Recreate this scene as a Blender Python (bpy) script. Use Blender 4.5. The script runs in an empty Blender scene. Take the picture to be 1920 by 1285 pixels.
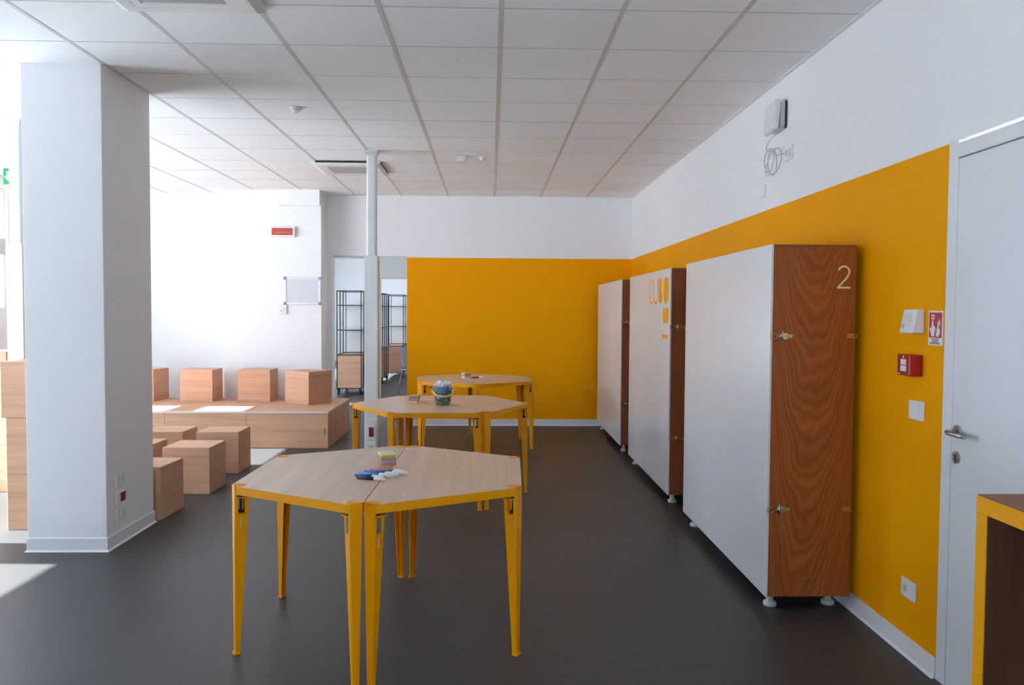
import bpy, bmesh, math, random
from mathutils import Vector, Matrix, Euler

random.seed(7)
SC = bpy.context.scene
COL = SC.collection

# ------------------------------------------------------------------ camera
CAM_H = 1.5124
CEIL = 2.9946
XR = 1.848          # right wall plane
YB = 10.652         # back wall plane
XL = -5.5           # window wall plane
YAW, PITCH, ROLL, FPX = 0.026813, 0.039184, 0.006247, 1525.955
F = Vector((math.sin(YAW) * math.cos(PITCH), math.cos(YAW) * math.cos(PITCH), -math.sin(PITCH)))
R0 = Vector((math.cos(YAW), -math.sin(YAW), 0))
U0 = R0.cross(F)
RR = R0 * math.cos(ROLL) + U0 * math.sin(ROLL)
UU = U0 * math.cos(ROLL) - R0 * math.sin(ROLL)
cam = bpy.data.cameras.new('camera')
cam.sensor_fit = 'HORIZONTAL'
cam.sensor_width = 36
cam.lens = FPX / 1920 * 36
cam.clip_start = 0.05
co = bpy.data.objects.new('camera', cam)
COL.objects.link(co)
co.matrix_world = Matrix(((RR.x, UU.x, -F.x, 0), (RR.y, UU.y, -F.y, 0), (RR.z, UU.z, -F.z, CAM_H), (0, 0, 0, 1)))
SC.camera = co

# ------------------------------------------------------------------ light and exposure
SC.view_settings.view_transform = 'Standard'
SC.view_settings.look = 'None'
SC.view_settings.exposure = 1.18
SC.view_settings.gamma = 1.0
SC.view_settings.use_curve_mapping = False
SC.cycles.use_denoising = True
SC.cycles.use_adaptive_sampling = True
SC.cycles.adaptive_threshold = 0.05
SC.cycles.max_bounces = 10
SC.cycles.diffuse_bounces = 6
SC.cycles.transparent_max_bounces = 16
SC.cycles.caustics_reflective = False
SC.cycles.caustics_refractive = False
SC.cycles.sample_clamp_indirect = 8.0

W = bpy.data.worlds.new('sky')
SC.world = W
W.use_nodes = True
bg = W.node_tree.nodes['Background']
bg.inputs['Color'].default_value = (0.69, 0.80, 1.0, 1)
bg.inputs['Strength'].default_value = 4.5

SUN_EL = math.radians(39.35)
sl = bpy.data.lights.new('sun', 'SUN')
sl.energy = 22.0
sl.angle = math.radians(0.6)
sl.color = (0.96, 0.98, 1.0)
so = bpy.data.objects.new('sun', sl)
COL.objects.link(so)
sdir = Vector((math.cos(SUN_EL), -0.03, -math.sin(SUN_EL)))
so.rotation_euler = sdir.to_track_quat('-Z', 'Y').to_euler()
so.location = (-12, 5, 9)


def portal(x, y0, y1, z0, z1):
    l = bpy.data.lights.new('window_portal', 'AREA')
    l.shape = 'RECTANGLE'
    l.size = z1 - z0
    l.size_y = y1 - y0
    l.cycles.is_portal = True
    o = bpy.data.objects.new('window_portal', l)
    COL.objects.link(o)
    o.location = (x, (y0 + y1) / 2, (z0 + z1) / 2)
    o.rotation_euler = (0, -math.pi / 2, 0)     # -Z points to +X


# ------------------------------------------------------------------ materials
MATS = {}


def nodes(name):
    m = bpy.data.materials.new(name)
    m.use_nodes = True
    nt = m.node_tree
    return m, nt, nt.nodes['Principled BSDF']


def N(nt, t, **kw):
    n = nt.nodes.new(t)
    for k, v in kw.items():
        if isinstance(v, (int, float, tuple)) and k in n.inputs:
            n.inputs[k].default_value = v
        else:
            setattr(n, k, v)
    return n


def plain(name, col, rough=0.5, metal=0.0, var=0.04, scale=30, bump=0.0, spec=0.5, coat=0.0, alpha=None):
    """one colour with a little procedural unevenness"""
    m, nt, b = nodes(name)
    tc = N(nt, 'ShaderNodeTexCoord')
    no = N(nt, 'ShaderNodeTexNoise')
    no.inputs['Scale'].default_value = scale
    no.inputs['Detail'].default_value = 3
    nt.links.new(tc.outputs['Object'], no.inputs['Vector'])
    mix = N(nt, 'ShaderNodeMix', data_type='RGBA')
    mix.inputs['A'].default_value = (*[c * (1 - var) for c in col], 1)
    mix.inputs['B'].default_value = (*[min(1, c * (1 + var)) for c in col], 1)
    nt.links.new(no.outputs['Fac'], mix.inputs['Factor'])
    nt.links.new(mix.outputs['Result'], b.inputs['Base Color'])
    b.inputs['Roughness'].default_value = rough
    b.inputs['Metallic'].default_value = metal
    b.inputs['Specular IOR Level'].default_value = spec
    if coat:
        b.inputs['Coat Weight'].default_value = coat
        b.inputs['Coat Roughness'].default_value = 0.1
    if bump:
        bp = N(nt, 'ShaderNodeBump')
        bp.inputs['Strength'].default_value = bump
        bp.inputs['Distance'].default_value = 0.002
        nt.links.new(no.outputs['Fac'], bp.inputs['Height'])
        nt.links.new(bp.outputs['Normal'], b.inputs['Normal'])
    MATS[name] = m
    return m


def wood(name, dark, light, rough=0.45, along='X', freq=1.0, contrast=1.0, spec=0.4, coat=0.0):
    """streaky veneer, grain along one local axis, shifted per object"""
    m, nt, b = nodes(name)
    tc = N(nt, 'ShaderNodeTexCoord')
    oi = N(nt, 'ShaderNodeObjectInfo')
    mu = N(nt, 'ShaderNodeMath', operation='MULTIPLY')
    mu.inputs[1].default_value = 37.0
    nt.links.new(oi.outputs['Random'], mu.inputs[0])
    cb = N(nt, 'ShaderNodeCombineXYZ')
    for i in range(3):
        nt.links.new(mu.outputs[0], cb.inputs[i])
    ad = N(nt, 'ShaderNodeVectorMath', operation='ADD')
    nt.links.new(tc.outputs['Object'], ad.inputs[0])
    nt.links.new(cb.outputs[0], ad.inputs[1])
    mp = N(nt, 'ShaderNodeMapping')
    s = {'X': (0.8, 15, 15), 'Y': (15, 0.8, 15), 'Z': (15, 15, 0.8)}[along]
    mp.inputs['Scale'].default_value = tuple(v * freq for v in s)
    nt.links.new(ad.outputs[0], mp.inputs['Vector'])
    n1 = N(nt, 'ShaderNodeTexNoise')
    n1.inputs['Scale'].default_value = 1.0
    n1.inputs['Detail'].default_value = 5
    n1.inputs['Roughness'].default_value = 0.6
    n1.inputs['Distortion'].default_value = 0.7
    nt.links.new(mp.outputs[0], n1.inputs['Vector'])
    mp2 = N(nt, 'ShaderNodeMapping')
    mp2.inputs['Scale'].default_value = tuple(v * freq * (6 if v > 2 else 2) for v in s)
    nt.links.new(ad.outputs[0], mp2.inputs['Vector'])
    n2 = N(nt, 'ShaderNodeTexNoise')
    n2.inputs['Scale'].default_value = 1.0
    n2.inputs['Detail'].default_value = 2
    nt.links.new(mp2.outputs[0], n2.inputs['Vector'])
    mm = N(nt, 'ShaderNodeMath', operation='MULTIPLY_ADD')
    mm.inputs[1].default_value = 0.35
    nt.links.new(n2.outputs['Fac'], mm.inputs[0])
    m65 = N(nt, 'ShaderNodeMath', operation='MULTIPLY')
    m65.inputs[1].default_value = 0.65
    nt.links.new(n1.outputs['Fac'], m65.inputs[0])
    nt.links.new(m65.outputs[0], mm.inputs[2])
    rp = N(nt, 'ShaderNodeValToRGB')
    c = 0.5 - 0.2 / contrast
    rp.color_ramp.elements[0].position = max(0, c)
    rp.color_ramp.elements[1].position = min(1, 1 - c)
    rp.color_ramp.elements[0].color = (*dark, 1)
    rp.color_ramp.elements[1].color = (*light, 1)
    nt.links.new(mm.outputs[0], rp.inputs['Fac'])
    nt.links.new(rp.outputs['Color'], b.inputs['Base Color'])
    b.inputs['Roughness'].default_value = rough
    b.inputs['Specular IOR Level'].default_value = spec
    if coat:
        b.inputs['Coat Weight'].default_value = coat
        b.inputs['Coat Roughness'].default_value = 0.25
    MATS[name] = m
    return m


def cathedral(name, dark, light, zc):
    """flat-sawn veneer: nested arches around a centre line (local x across, local z up)"""
    m, nt, b = nodes(name)
    tc = N(nt, 'ShaderNodeTexCoord')
    sp = N(nt, 'ShaderNodeSeparateXYZ')
    nt.links.new(tc.outputs['Object'], sp.inputs[0])
    no = N(nt, 'ShaderNodeTexNoise')
    no.inputs['Scale'].default_value = 4.5
    no.inputs['Detail'].default_value = 4
    mpn = N(nt, 'ShaderNodeMapping')
    mpn.inputs['Scale'].default_value = (1.6, 1.6, 0.8)
    nt.links.new(tc.outputs['Object'], mpn.inputs['Vector'])
    nt.links.new(mpn.outputs[0], no.inputs['Vector'])

    def M(op, a, c=None, d=None):
        n = N(nt, 'ShaderNodeMath', operation=op)
        for i, v in enumerate((a, c, d)):
            if v is None:
                continue
            if isinstance(v, (int, float)):
                n.inputs[i].default_value = v
            else:
                nt.links.new(v, n.inputs[i])
        return n.outputs[0]
    x = M('ADD', sp.outputs['X'], 0.0)
    xs = M('MULTIPLY', M('ABSOLUTE', x), 6.5)
    arch = M('POWER', xs, 2.3)                       # U arches open to the top
    zz = M('MULTIPLY', M('SUBTRACT', sp.outputs['Z'], zc), -1.0)
    low = M('MULTIPLY', M('MAXIMUM', zz, 0.0), M('MULTIPLY', x, 3.0))   # lower half slants
    r = M('ADD', M('ADD', M('MULTIPLY', zz, 1.15), M('MULTIPLY', arch, 0.42)), low)
    r = M('ADD', r, M('MULTIPLY', no.outputs['Fac'], 0.40))
    band = M('SINE', M('MULTIPLY', r, 62.0))
    wide = M('SINE', M('MULTIPLY', r, 17.0))
    fine = N(nt, 'ShaderNodeTexNoise')
    mf = N(nt, 'ShaderNodeMapping')
    mf.inputs['Scale'].default_value = (220, 220, 14)
    nt.links.new(tc.outputs['Object'], mf.inputs['Vector'])
    fine.inputs['Scale'].default_value = 1.0
    nt.links.new(mf.outputs[0], fine.inputs['Vector'])
    v = M('ADD', M('MULTIPLY', band, 0.17), M('MULTIPLY', wide, 0.08))
    v = M('ADD', v, M('MULTIPLY', fine.outputs['Fac'], 0.45))
    v = M('ADD', v, 0.28)
    rp = N(nt, 'ShaderNodeValToRGB')
    rp.color_ramp.elements[0].position = 0.15
    rp.color_ramp.elements[1].position = 0.85
    rp.color_ramp.elements[0].color = (*dark, 1)
    rp.color_ramp.elements[1].color = (*light, 1)
    nt.links.new(v, rp.inputs['Fac'])
    nt.links.new(rp.outputs['Color'], b.inputs['Base Color'])
    b.inputs['Roughness'].default_value = 0.42
    b.inputs['Specular IOR Level'].default_value = 0.35
    MATS[name] = m
    return m


def floor_mat():
    m, nt, b = nodes('grey_vinyl')
    tc = N(nt, 'ShaderNodeTexCoord')
    n1 = N(nt, 'ShaderNodeTexNoise')
    n1.inputs['Scale'].default_value = 260
    n1.inputs['Detail'].default_value = 2
    nt.links.new(tc.outputs['Object'], n1.inputs['Vector'])
    n2 = N(nt, 'ShaderNodeTexNoise')
    n2.inputs['Scale'].default_value = 1.2
    n2.inputs['Detail'].default_value = 4
    nt.links.new(tc.outputs['Object'], n2.inputs['Vector'])
    rp = N(nt, 'ShaderNodeValToRGB')
    rp.color_ramp.elements[0].position = 0.3
    rp.color_ramp.elements[1].position = 0.7
    rp.color_ramp.elements[0].color = (0.040, 0.039, 0.038, 1)
    rp.color_ramp.elements[1].color = (0.074, 0.072, 0.070, 1)
    nt.links.new(n1.outputs['Fac'], rp.inputs['Fac'])
    nt.links.new(rp.outputs['Color'], b.inputs['Base Color'])
    mr = N(nt, 'ShaderNodeMapRange')
    mr.inputs['To Min'].default_value = 0.40
    mr.inputs['To Max'].default_value = 0.52
    nt.links.new(n2.outputs['Fac'], mr.inputs['Value'])
    nt.links.new(mr.outputs[0], b.inputs['Roughness'])
    bp = N(nt, 'ShaderNodeBump')
    bp.inputs['Strength'].default_value = 0.12
    bp.inputs['Distance'].default_value = 0.001
    nt.links.new(n1.outputs['Fac'], bp.inputs['Height'])
    nt.links.new(bp.outputs['Normal'], b.inputs['Normal'])
    b.inputs['Specular IOR Level'].default_value = 0.45
    MATS['floor'] = m


def glass_mat(name, tint=(1, 1, 1), refl=0.07, rough=0.0):
    m = bpy.data.materials.new(name)
    m.use_nodes = True
    nt = m.node_tree
    nt.nodes.clear()
    out = N(nt, 'ShaderNodeOutputMaterial')
    tr = N(nt, 'ShaderNodeBsdfTransparent')
    tr.inputs['Color'].default_value = (*tint, 1)
    gl = N(nt, 'ShaderNodeBsdfGlossy')
    gl.inputs['Roughness'].default_value = rough
    mx = N(nt, 'ShaderNodeMixShader')
    mx.inputs[0].default_value = refl
    nt.links.new(tr.outputs[0], mx.inputs[1])
    nt.links.new(gl.outputs[0], mx.inputs[2])
    nt.links.new(mx.outputs[0], out.inputs[0])
    MATS[name] = m


plain('white_paint', (0.87, 0.87, 0.87), 0.65, var=0.012, scale=60, bump=0.08)
plain('plenum_grey', (0.12, 0.12, 0.12), 0.8)
plain('joint_grey', (0.58, 0.58, 0.58), 0.7)
plain('white_trim', (0.80, 0.81, 0.82), 0.4, var=0.01)
plain('white_door', (0.78, 0.80, 0.81), 0.42, var=0.01)
plain('white_plastic', (0.80, 0.80, 0.78), 0.35, var=0.01)
plain('yellow_paint', (0.95, 0.385, 0.0), 0.6, var=0.02, scale=8, bump=0.05, spec=0.08)
plain('ceiling_board', (0.91, 0.91, 0.91), 0.8, var=0.02, scale=200)
plain('ceiling_board_warm', (0.90, 0.89, 0.875), 0.8, var=0.02, scale=200)
plain('stained_board', (0.86, 0.845, 0.83), 0.8, var=0.06, scale=7)
plain('runner_metal', (0.63, 0.60, 0.56), 0.5, var=0.08, scale=5)
plain('yellow_metal', (0.88, 0.35, 0.0), 0.42, var=0.02, spec=0.25)
plain('yellow_edging', (0.88, 0.37, 0.0), 0.5, spec=0.25, var=0.02)
plain('white_laminate', (0.74, 0.75, 0.76), 0.22, var=0.015, scale=6)
plain('cream_vinyl', (0.88, 0.78, 0.58), 0.45)
plain('yellow_vinyl', (0.92, 0.40, 0.0), 0.6, spec=0.1)
plain('black_plastic', (0.012, 0.012, 0.013), 0.4)
plain('dark_steel', (0.02, 0.022, 0.025), 0.45, metal=0.3)
plain('chrome', (0.62, 0.61, 0.58), 0.25, metal=1.0)
plain('brass', (0.62, 0.42, 0.16), 0.3, metal=1.0)
plain('satin_steel', (0.50, 0.50, 0.49), 0.3, metal=1.0)
plain('aluminium', (0.72, 0.73, 0.74), 0.4, metal=0.6)
plain('pole_paint', (0.70, 0.72, 0.72), 0.4, var=0.01)
plain('pole_edge', (0.62, 0.58, 0.50), 0.4)
plain('socket_grey', (0.62, 0.62, 0.60), 0.4)
plain('grey_plastic', (0.26, 0.29, 0.32), 0.45)
plain('red_plastic', (0.42, 0.010, 0.012), 0.35)
plain('dark_red', (0.16, 0.010, 0.014), 0.35)
plain('red_print', (0.55, 0.012, 0.015), 0.4)
plain('sign_red', (0.50, 0.05, 0.055), 0.4)
plain('sign_green', (0.02, 0.30, 0.10), 0.4)
plain('ink', (0.10, 0.10, 0.11), 0.6)
plain('pale_ink', (0.42, 0.42, 0.46), 0.6)
plain('blue_grey_panel', (0.60, 0.66, 0.69), 0.5, var=0.01)
plain('chair_grey', (0.20, 0.25, 0.29), 0.5)
plain('outdoor_paving', (0.69, 0.70, 0.72), 0.8, var=0.1, scale=2)
plain('exterior_render', (0.6, 0.58, 0.55), 0.8, var=0.05)
plain('clear_foil', (0.78, 0.80, 0.82), 0.3)
wood('beech_top', (0.56, 0.385, 0.27), (0.76, 0.56, 0.415), 0.33, 'Y', 1.0, 0.9, coat=0.0)
wood('okoume_ply', (0.52, 0.27, 0.155), (0.70, 0.43, 0.28), 0.5, 'X', 1.0, 0.9)
wood('okoume_dark', (0.19, 0.052, 0.014), (0.30, 0.092, 0.028), 0.45, 'Z', 1.2)
wood('pale_ply_edge', (0.66, 0.58, 0.50), (0.78, 0.72, 0.66), 0.5, 'X')
wood('inner_brown', (0.085, 0.035, 0.018), (0.16, 0.072, 0.038), 0.45, 'Z')
cathedral('mahogany_arch', (0.24, 0.060, 0.009), (0.45, 0.128, 0.026), 0.85)
floor_mat()
glass_mat('window_glass', (0.97, 0.99, 0.99), 0.06)
glass_mat('clear_plastic', (0.97, 0.985, 0.99), 0.08, 0.08)


# paper with rows of print (the framed notice)
def paper_mat():
    m, nt, b = nodes('printed_paper')
    tc = N(nt, 'ShaderNodeTexCoord')
    mp = N(nt, 'ShaderNodeMapping')
    mp.inputs['Scale'].default_value = (70, 1, 260)
    nt.links.new(tc.outputs['Object'], mp.inputs['Vector'])
    n = N(nt, 'ShaderNodeTexNoise')
    n.inputs['Scale'].default_value = 1.0
    n.inputs['Detail'].default_value = 2
    nt.links.new(mp.outputs[0], n.inputs['Vector'])
    rp = N(nt, 'ShaderNodeValToRGB')
    rp.color_ramp.elements[0].position = 0.42
    rp.color_ramp.elements[1].position = 0.56
    rp.color_ramp.elements[0].color = (0.62, 0.62, 0.68, 1)
    rp.color_ramp.elements[1].color = (0.72, 0.71, 0.75, 1)
    nt.links.new(n.outputs['Fac'], rp.inputs['Fac'])
    nt.links.new(rp.outputs['Color'], b.inputs['Base Color'])
    b.inputs['Roughness'].default_value = 0.6
    MATS['printed_paper'] = m


paper_mat()


# fine perforated sheet for the air cassettes
def perf_mat():
    m, nt, b = nodes('perforated_grille')
    tc = N(nt, 'ShaderNodeTexCoord')
    v = N(nt, 'ShaderNodeTexVoronoi')
    v.inputs['Scale'].default_value = 110
    v.inputs['Randomness'].default_value = 0.0
    nt.links.new(tc.outputs['Object'], v.inputs['Vector'])
    rp = N(nt, 'ShaderNodeValToRGB')
    rp.color_ramp.elements[0].position = 0.28
    rp.color_ramp.elements[1].position = 0.36
    rp.color_ramp.elements[0].color = (0.16, 0.16, 0.17, 1)
    rp.color_ramp.elements[1].color = (0.62, 0.62, 0.63, 1)
    nt.links.new(v.outputs['Distance'], rp.inputs['Fac'])
    nt.links.new(rp.outputs['Color'], b.inputs['Base Color'])
    b.inputs['Roughness'].default_value = 0.6
    MATS['perforated_grille'] = m


perf_mat()


# ------------------------------------------------------------------ mesh helpers
class MB:
    """collects shapes into one mesh"""

    def __init__(self):
        self.bm = bmesh.new()
        self.mi = 0

    def _face(self, vs):
        try:
            f = self.bm.faces.new(vs)
            f.material_index = self.mi
            return f
        except ValueError:
            return None

    def hexa(self, c8):
        v = [self.bm.verts.new(c) for c in c8]
        for q in ((0, 3, 2, 1), (4, 5, 6, 7), (0, 1, 5, 4), (1, 2, 6, 5), (2, 3, 7, 6), (3, 0, 4, 7)):
            self._face([v[i] for i in q])
        return self

    def box(self, x0, x1, y0, y1, z0, z1):
        return self.hexa([(x0, y0, z0), (x1, y0, z0), (x1, y1, z0), (x0, y1, z0),
                          (x0, y0, z1), (x1, y0, z1), (x1, y1, z1), (x0, y1, z1)])

    def rbox(self, x0, x1, y0, y1, z0, z1, r, seg=2):
        t = bmesh.new()
        bmesh.ops.create_cube(t, size=1.0)
        for v in t.verts:
            v.co = ((x0 + x1) / 2 + v.co.x * (x1 - x0), (y0 + y1) / 2 + v.co.y * (y1 - y0), (z0 + z1) / 2 + v.co.z * (z1 - z0))
        bmesh.ops.bevel(t, geom=list(t.edges), offset=r, segments=seg, affect='EDGES', profile=0.5)
        return self.join(t)

    def join(self, t, mat=None):
        mp = {}
        for v in t.verts:
            mp[v.index if False else v] = self.bm.verts.new(mat @ v.co if mat else v.co)
        for f in t.faces:
            g = self._face([mp[v] for v in f.verts])
            if g:
                g.smooth = f.smooth
        t.free()
        return self

    def prism(self, poly, z0, z1):
        """poly: list of (x,y) counter-clockwise"""
        lo = [self.bm.verts.new((x, y, z0)) for x, y in poly]
        hi = [self.bm.verts.new((x, y, z1)) for x, y in poly]
        n = len(poly)
        self._face(lo[::-1])
        self._face(hi)
        for i in range(n):
            j = (i + 1) % n
            self._face([lo[i], lo[j], hi[j], hi[i]])
        return self

    def cyl(self, p0, p1, r0, r1=None, seg=14, cap=True, smooth=True):
        r1 = r0 if r1 is None else r1
        p0, p1 = Vector(p0), Vector(p1)
        d = (p1 - p0).normalized()
        a = d.orthogonal().normalized()
        b = d.cross(a)
        lo, hi = [], []
        for i in range(seg):
            t = 2 * math.pi * i / seg
            e = a * math.cos(t) + b * math.sin(t)
            lo.append(self.bm.verts.new(p0 + e * r0))
            hi.append(self.bm.verts.new(p1 + e * r1))
        for i in range(seg):
            j = (i + 1) % seg
            f = self._face([lo[i], lo[j], hi[j], hi[i]])
            if f:
                f.smooth = smooth
        if cap:
            self._face(lo[::-1])
            self._face(hi)
        return self

    def tube(self, pts, r, seg=8, closed=False):
        pts = [Vector(p) for p in pts]
        n = len(pts)
        rings = []
        prev = None
        for i in range(n):
            if closed:
                d = (pts[(i + 1) % n] - pts[i - 1]).normalized()
            else:
                d = (pts[min(i + 1, n - 1)] - pts[max(i - 1, 0)]).normalized()
            a = d.orthogonal().normalized() if prev is None else (prev - d * prev.dot(d)).normalized()
            prev = a
            b = d.cross(a)
            rings.append([self.bm.verts.new(pts[i] + (a * math.cos(2 * math.pi * k / seg) + b * math.sin(2 * math.pi * k / seg)) * r) for k in range(seg)])
        m = n if closed else n - 1
        for i in range(m):
            A, B = rings[i], rings[(i + 1) % n]
            for k in range(seg):
                l = (k + 1) % seg
                f = self._face([A[k], A[l], B[l], B[k]])
                if f:
                    f.smooth = True
        if not closed:
            self._face(rings[0][::-1])
            self._face(rings[-1])
        return self

    def lathe(self, prof, seg=28, c=(0, 0, 0), close=False):
        rings = []
        for r, z in prof:
            rings.append([self.bm.verts.new((c[0] + r * math.cos(2 * math.pi * k / seg), c[1] + r * math.sin(2 * math.pi * k / seg), c[2] + z)) for k in range(seg)])
        for i in range(len(rings) - 1):
            for k in range(seg):
                l = (k + 1) % seg
                f = self._face([rings[i][k], rings[i][l], rings[i + 1][l], rings[i + 1][k]])
                if f:
                    f.smooth = True
        if close:
            self._face(rings[0][::-1])
            self._face(rings[-1])
        return self

    def ribbon(self, pts, w, th, plane):
        """flat stroke of width w along 2-D points; plane maps (a,b,depth)->xyz"""
        P = [Vector(p) for p in pts]
        n = len(P)
        L, R = [], []
        for i in range(n):
            d = (P[min(i + 1, n - 1)] - P[max(i - 1, 0)]).normalized()
            nn = Vector((-d.y, d.x))
            L.append(P[i] + nn * w / 2)
            R.append(P[i] - nn * w / 2)
        f0 = [self.bm.verts.new(plane(p.x, p.y, th)) for p in L]
        f1 = [self.bm.verts.new(plane(p.x, p.y, th)) for p in R]
        b0 = [self.bm.verts.new(plane(p.x, p.y, 0)) for p in L]
        b1 = [self.bm.verts.new(plane(p.x, p.y, 0)) for p in R]
        for i in range(n - 1):
            self._face([f0[i], f1[i], f1[i + 1], f0[i + 1]])
            self._face([b0[i], f0[i], f0[i + 1], b0[i + 1]])
            self._face([f1[i], b1[i], b1[i + 1], f1[i + 1]])
        self._face([f0[0], b0[0], b1[0], f1[0]])
        self._face([f0[-1], f1[-1], b1[-1], b0[-1]])
        return self

    def shape(self, pts, th, plane):
        fr = [self.bm.verts.new(plane(a, b, th)) for a, b in pts]
        bk = [self.bm.verts.new(plane(a, b, 0)) for a, b in pts]
        self._face(fr)
        self._face(bk[::-1])
        n = len(pts)
        for i in range(n):
            j = (i + 1) % n
            self._face([bk[i], bk[j], fr[j], fr[i]])
        return self

    def mesh(self, name, *mats):
        bmesh.ops.recalc_face_normals(self.bm, faces=list(self.bm.faces))
        me = bpy.data.meshes.new(name)
        self.bm.to_mesh(me)
        self.bm.free()
        for m in mats:
            me.materials.append(MATS[m])
        return me

    def build(self, name, mats, parent=None, loc=None, rz=0.0, bevel=0.0):
        if isinstance(mats, str):
            mats = (mats,)
        o = put(name, self.mesh(name, *mats), parent, loc, rz)
        if bevel:
            bv = o.modifiers.new('bevel', 'BEVEL')
            bv.width = bevel
            bv.segments = 2
            bv.limit_method = 'ANGLE'
            bv.angle_limit = math.radians(40)
        return o


def put(name, me, parent=None, loc=None, rz=0.0):
    o = bpy.data.objects.new(name, me)
    COL.objects.link(o)
    if parent is not None:
        o.parent = parent
    if loc is not None:
        o.location = loc
    if rz:
        o.rotation_euler = (0, 0, rz)
    return o


def empty(name, loc=(0, 0, 0), rz=0.0):
    o = put(name, None, None, loc, rz)
    o.empty_display_size = 0.1
    return o


def tag(o, label, cat, group=None):
    o['label'] = label
    o['category'] = cat
    if group:
        o['group'] = group
    return o


def struct(o, label=None):
    o['kind'] = 'structure'
    if label:
        o['label'] = label
    return o


def copy_tree(o, parent=None):
    c = o.copy()
    COL.objects.link(c)
    c.parent = parent
    for ch in o.children:
        copy_tree(ch, c)
    return c


def text_mesh(s, size, name='lettering', extrude=0.0006):
    cu = bpy.data.curves.new(name, 'FONT')
    cu.body = s
    cu.size = size
    cu.align_x = 'CENTER'
    cu.align_y = 'CENTER'
    cu.extrude = extrude
    cu.resolution_u = 3
    t = bpy.data.objects.new(name, cu)
    COL.objects.link(t)
    dg = bpy.context.evaluated_depsgraph_get()
    me = bpy.data.meshes.new_from_object(t.evaluated_get(dg))
    bpy.data.objects.remove(t)
    bpy.data.curves.remove(cu)
    return me


def arc(cx, cy, rx, ry, a0, a1, n=14):
    return [(cx + rx * math.cos(math.radians(a0 + (a1 - a0) * i / n)), cy + ry * math.sin(math.radians(a0 + (a1 - a0) * i / n))) for i in range(n + 1)]


# ================================================================== SETTING
YN = -3.2           # wall behind the camera
BY = 24.0           # far wall of the room behind
fl = MB().box(XL - 0.2, XR + 0.2, YN - 0.2, BY + 0.2, -0.12, 0.0).build('floor', 'floor')
struct(fl, 'dark grey speckled vinyl floor')
gr = MB().box(-60, XL - 0.2, -40, 60, -0.3, -0.12).build('ground', 'outdoor_paving')
struct(gr, 'pale paved ground outside the windows')

# ceiling: slab, tiles, runners
cl = MB().box(XL - 0.2, XR + 0.2, YN - 0.2, BY + 0.2, CEIL + 0.03, CEIL + 0.2).build('ceiling', 'plenum_grey')
struct(cl, 'white suspended tile ceiling')
GX, GY, T = 0.0461, 4.057, 0.6


def tile_mesh(w, d):
    m = MB()
    b = 0.001
    m.hexa([(b, b, 0), (w - b, b, 0), (w - b, d - b, 0), (b, d - b, 0), (0, 0, 0.008), (w, 0, 0.008), (w, d, 0.008), (0, d, 0.008)])
    m.box(0, w, 0, d, 0.008, 0.022)
    return m


XG = [GX + T * j for j in range(-10, 4)]            # runner lines
COLS = [(XL, XG[1])] + [(XG[i], XG[i + 1]) for i in range(1, 12)] + [(XG[12], XR)] if XG[1] > XL else []
XL_LINES = [XL] + [x for x in XG if XL + 0.05 < x < XR - 0.05] + [XR]
ROWS = [GY + T * i for i in range(-5, 11)] + [YB]
cassette_cells = {(-2, -1), (-2, 7)}
mesh_cache = {}
for a in range(len(XL_LINES) - 1):
    x0, x1 = XL_LINES[a] + 0.010, XL_LINES[a + 1] - 0.010
    if x1 - x0 < 0.03:
        continue
    for r in range(len(ROWS) - 1):
        y0, y1 = ROWS[r] + 0.004, ROWS[r + 1] - 0.004
        key = (round(x1 - x0, 3), round(y1 - y0, 3))
        warm = random.random() < 0.25 and x0 > -1.2
        stain = abs(x0 + 1.754 - 0.01) < 0.03 and abs(y0 - 4.657) < 0.03
        mt = 'stained_board' if stain else ('ceiling_board_warm' if warm else 'ceiling_board')
        k2 = key + (mt,)
        if k2 not in mesh_cache:
            mesh_cache[k2] = tile_mesh(*key).mesh('ceiling_tile', mt)
        o = put('ceiling_tile', mesh_cache[k2], cl, (x0, y0, CEIL + random.uniform(0, 0.0012)))
        if stain:
            o.rotation_euler = (0, 0.006, 0)
            o['label'] = 'faintly stained tile, slightly lifted'
for x in XL_LINES[1:-1]:
    MB().box(x - 0.012, x + 0.012, ROWS[0], YB, CEIL - 0.001, CEIL + 0.02).build('ceiling_runner', 'runner_metal', cl)
for y in ROWS[1:-1]:
    MB().box(XL, XR, y - 0.004, y + 0.004, CEIL + 0.0002, CEIL + 0.02).build('joint_shade', 'joint_grey', cl)  # grey strip stands for the shade in the open gap between tile rows
MB().box(XR - 0.024, XR, ROWS[0], YB, CEIL - 0.004, CEIL + 0.012).build('ceiling_edge_trim', 'white_trim', cl)
MB().box(XL, XR, YB - 0.022, YB, CEIL - 0.003, CEIL + 0.012).build('ceiling_edge_trim', 'white_trim', cl)
MB().box(XL, XR, YN, ROWS[0], CEIL, CEIL + 0.03).build('ceiling_rear', 'ceiling_board', cl)
MB().box(XL, XR, YB + 0.15, BY, CEIL, CEIL + 0.03).build('ceiling_annexe', 'ceiling_board', cl)

# right wall with yellow field
YE = 3.262          # near edge of the yellow field
ZY = 2.195
DL0, DL1, DTOP = 2.30, 3.195, 2.128      # door leaf
m = MB()
m.mi = 0
m.box(XR, XR + 0.2, YN - 0.2, DL0 - 0.09, 0, CEIL + 0.03)
m.box(XR, XR + 0.2, DL0 - 0.09, YE, 2.20, CEIL + 0.03)
m.box(XR, XR + 0.2, YE, BY + 0.2, ZY, CEIL + 0.03)
m.box(XR, XR + 0.2, YB, BY + 0.2, 0, ZY)
m.mi = 1
m.box(XR, XR + 0.2, YE, YB, 0, ZY)
wr = m.build('wall_right', ('white_paint', 'yellow_paint'))
struct(wr, 'right wall, white above a tall yellow field')

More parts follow.
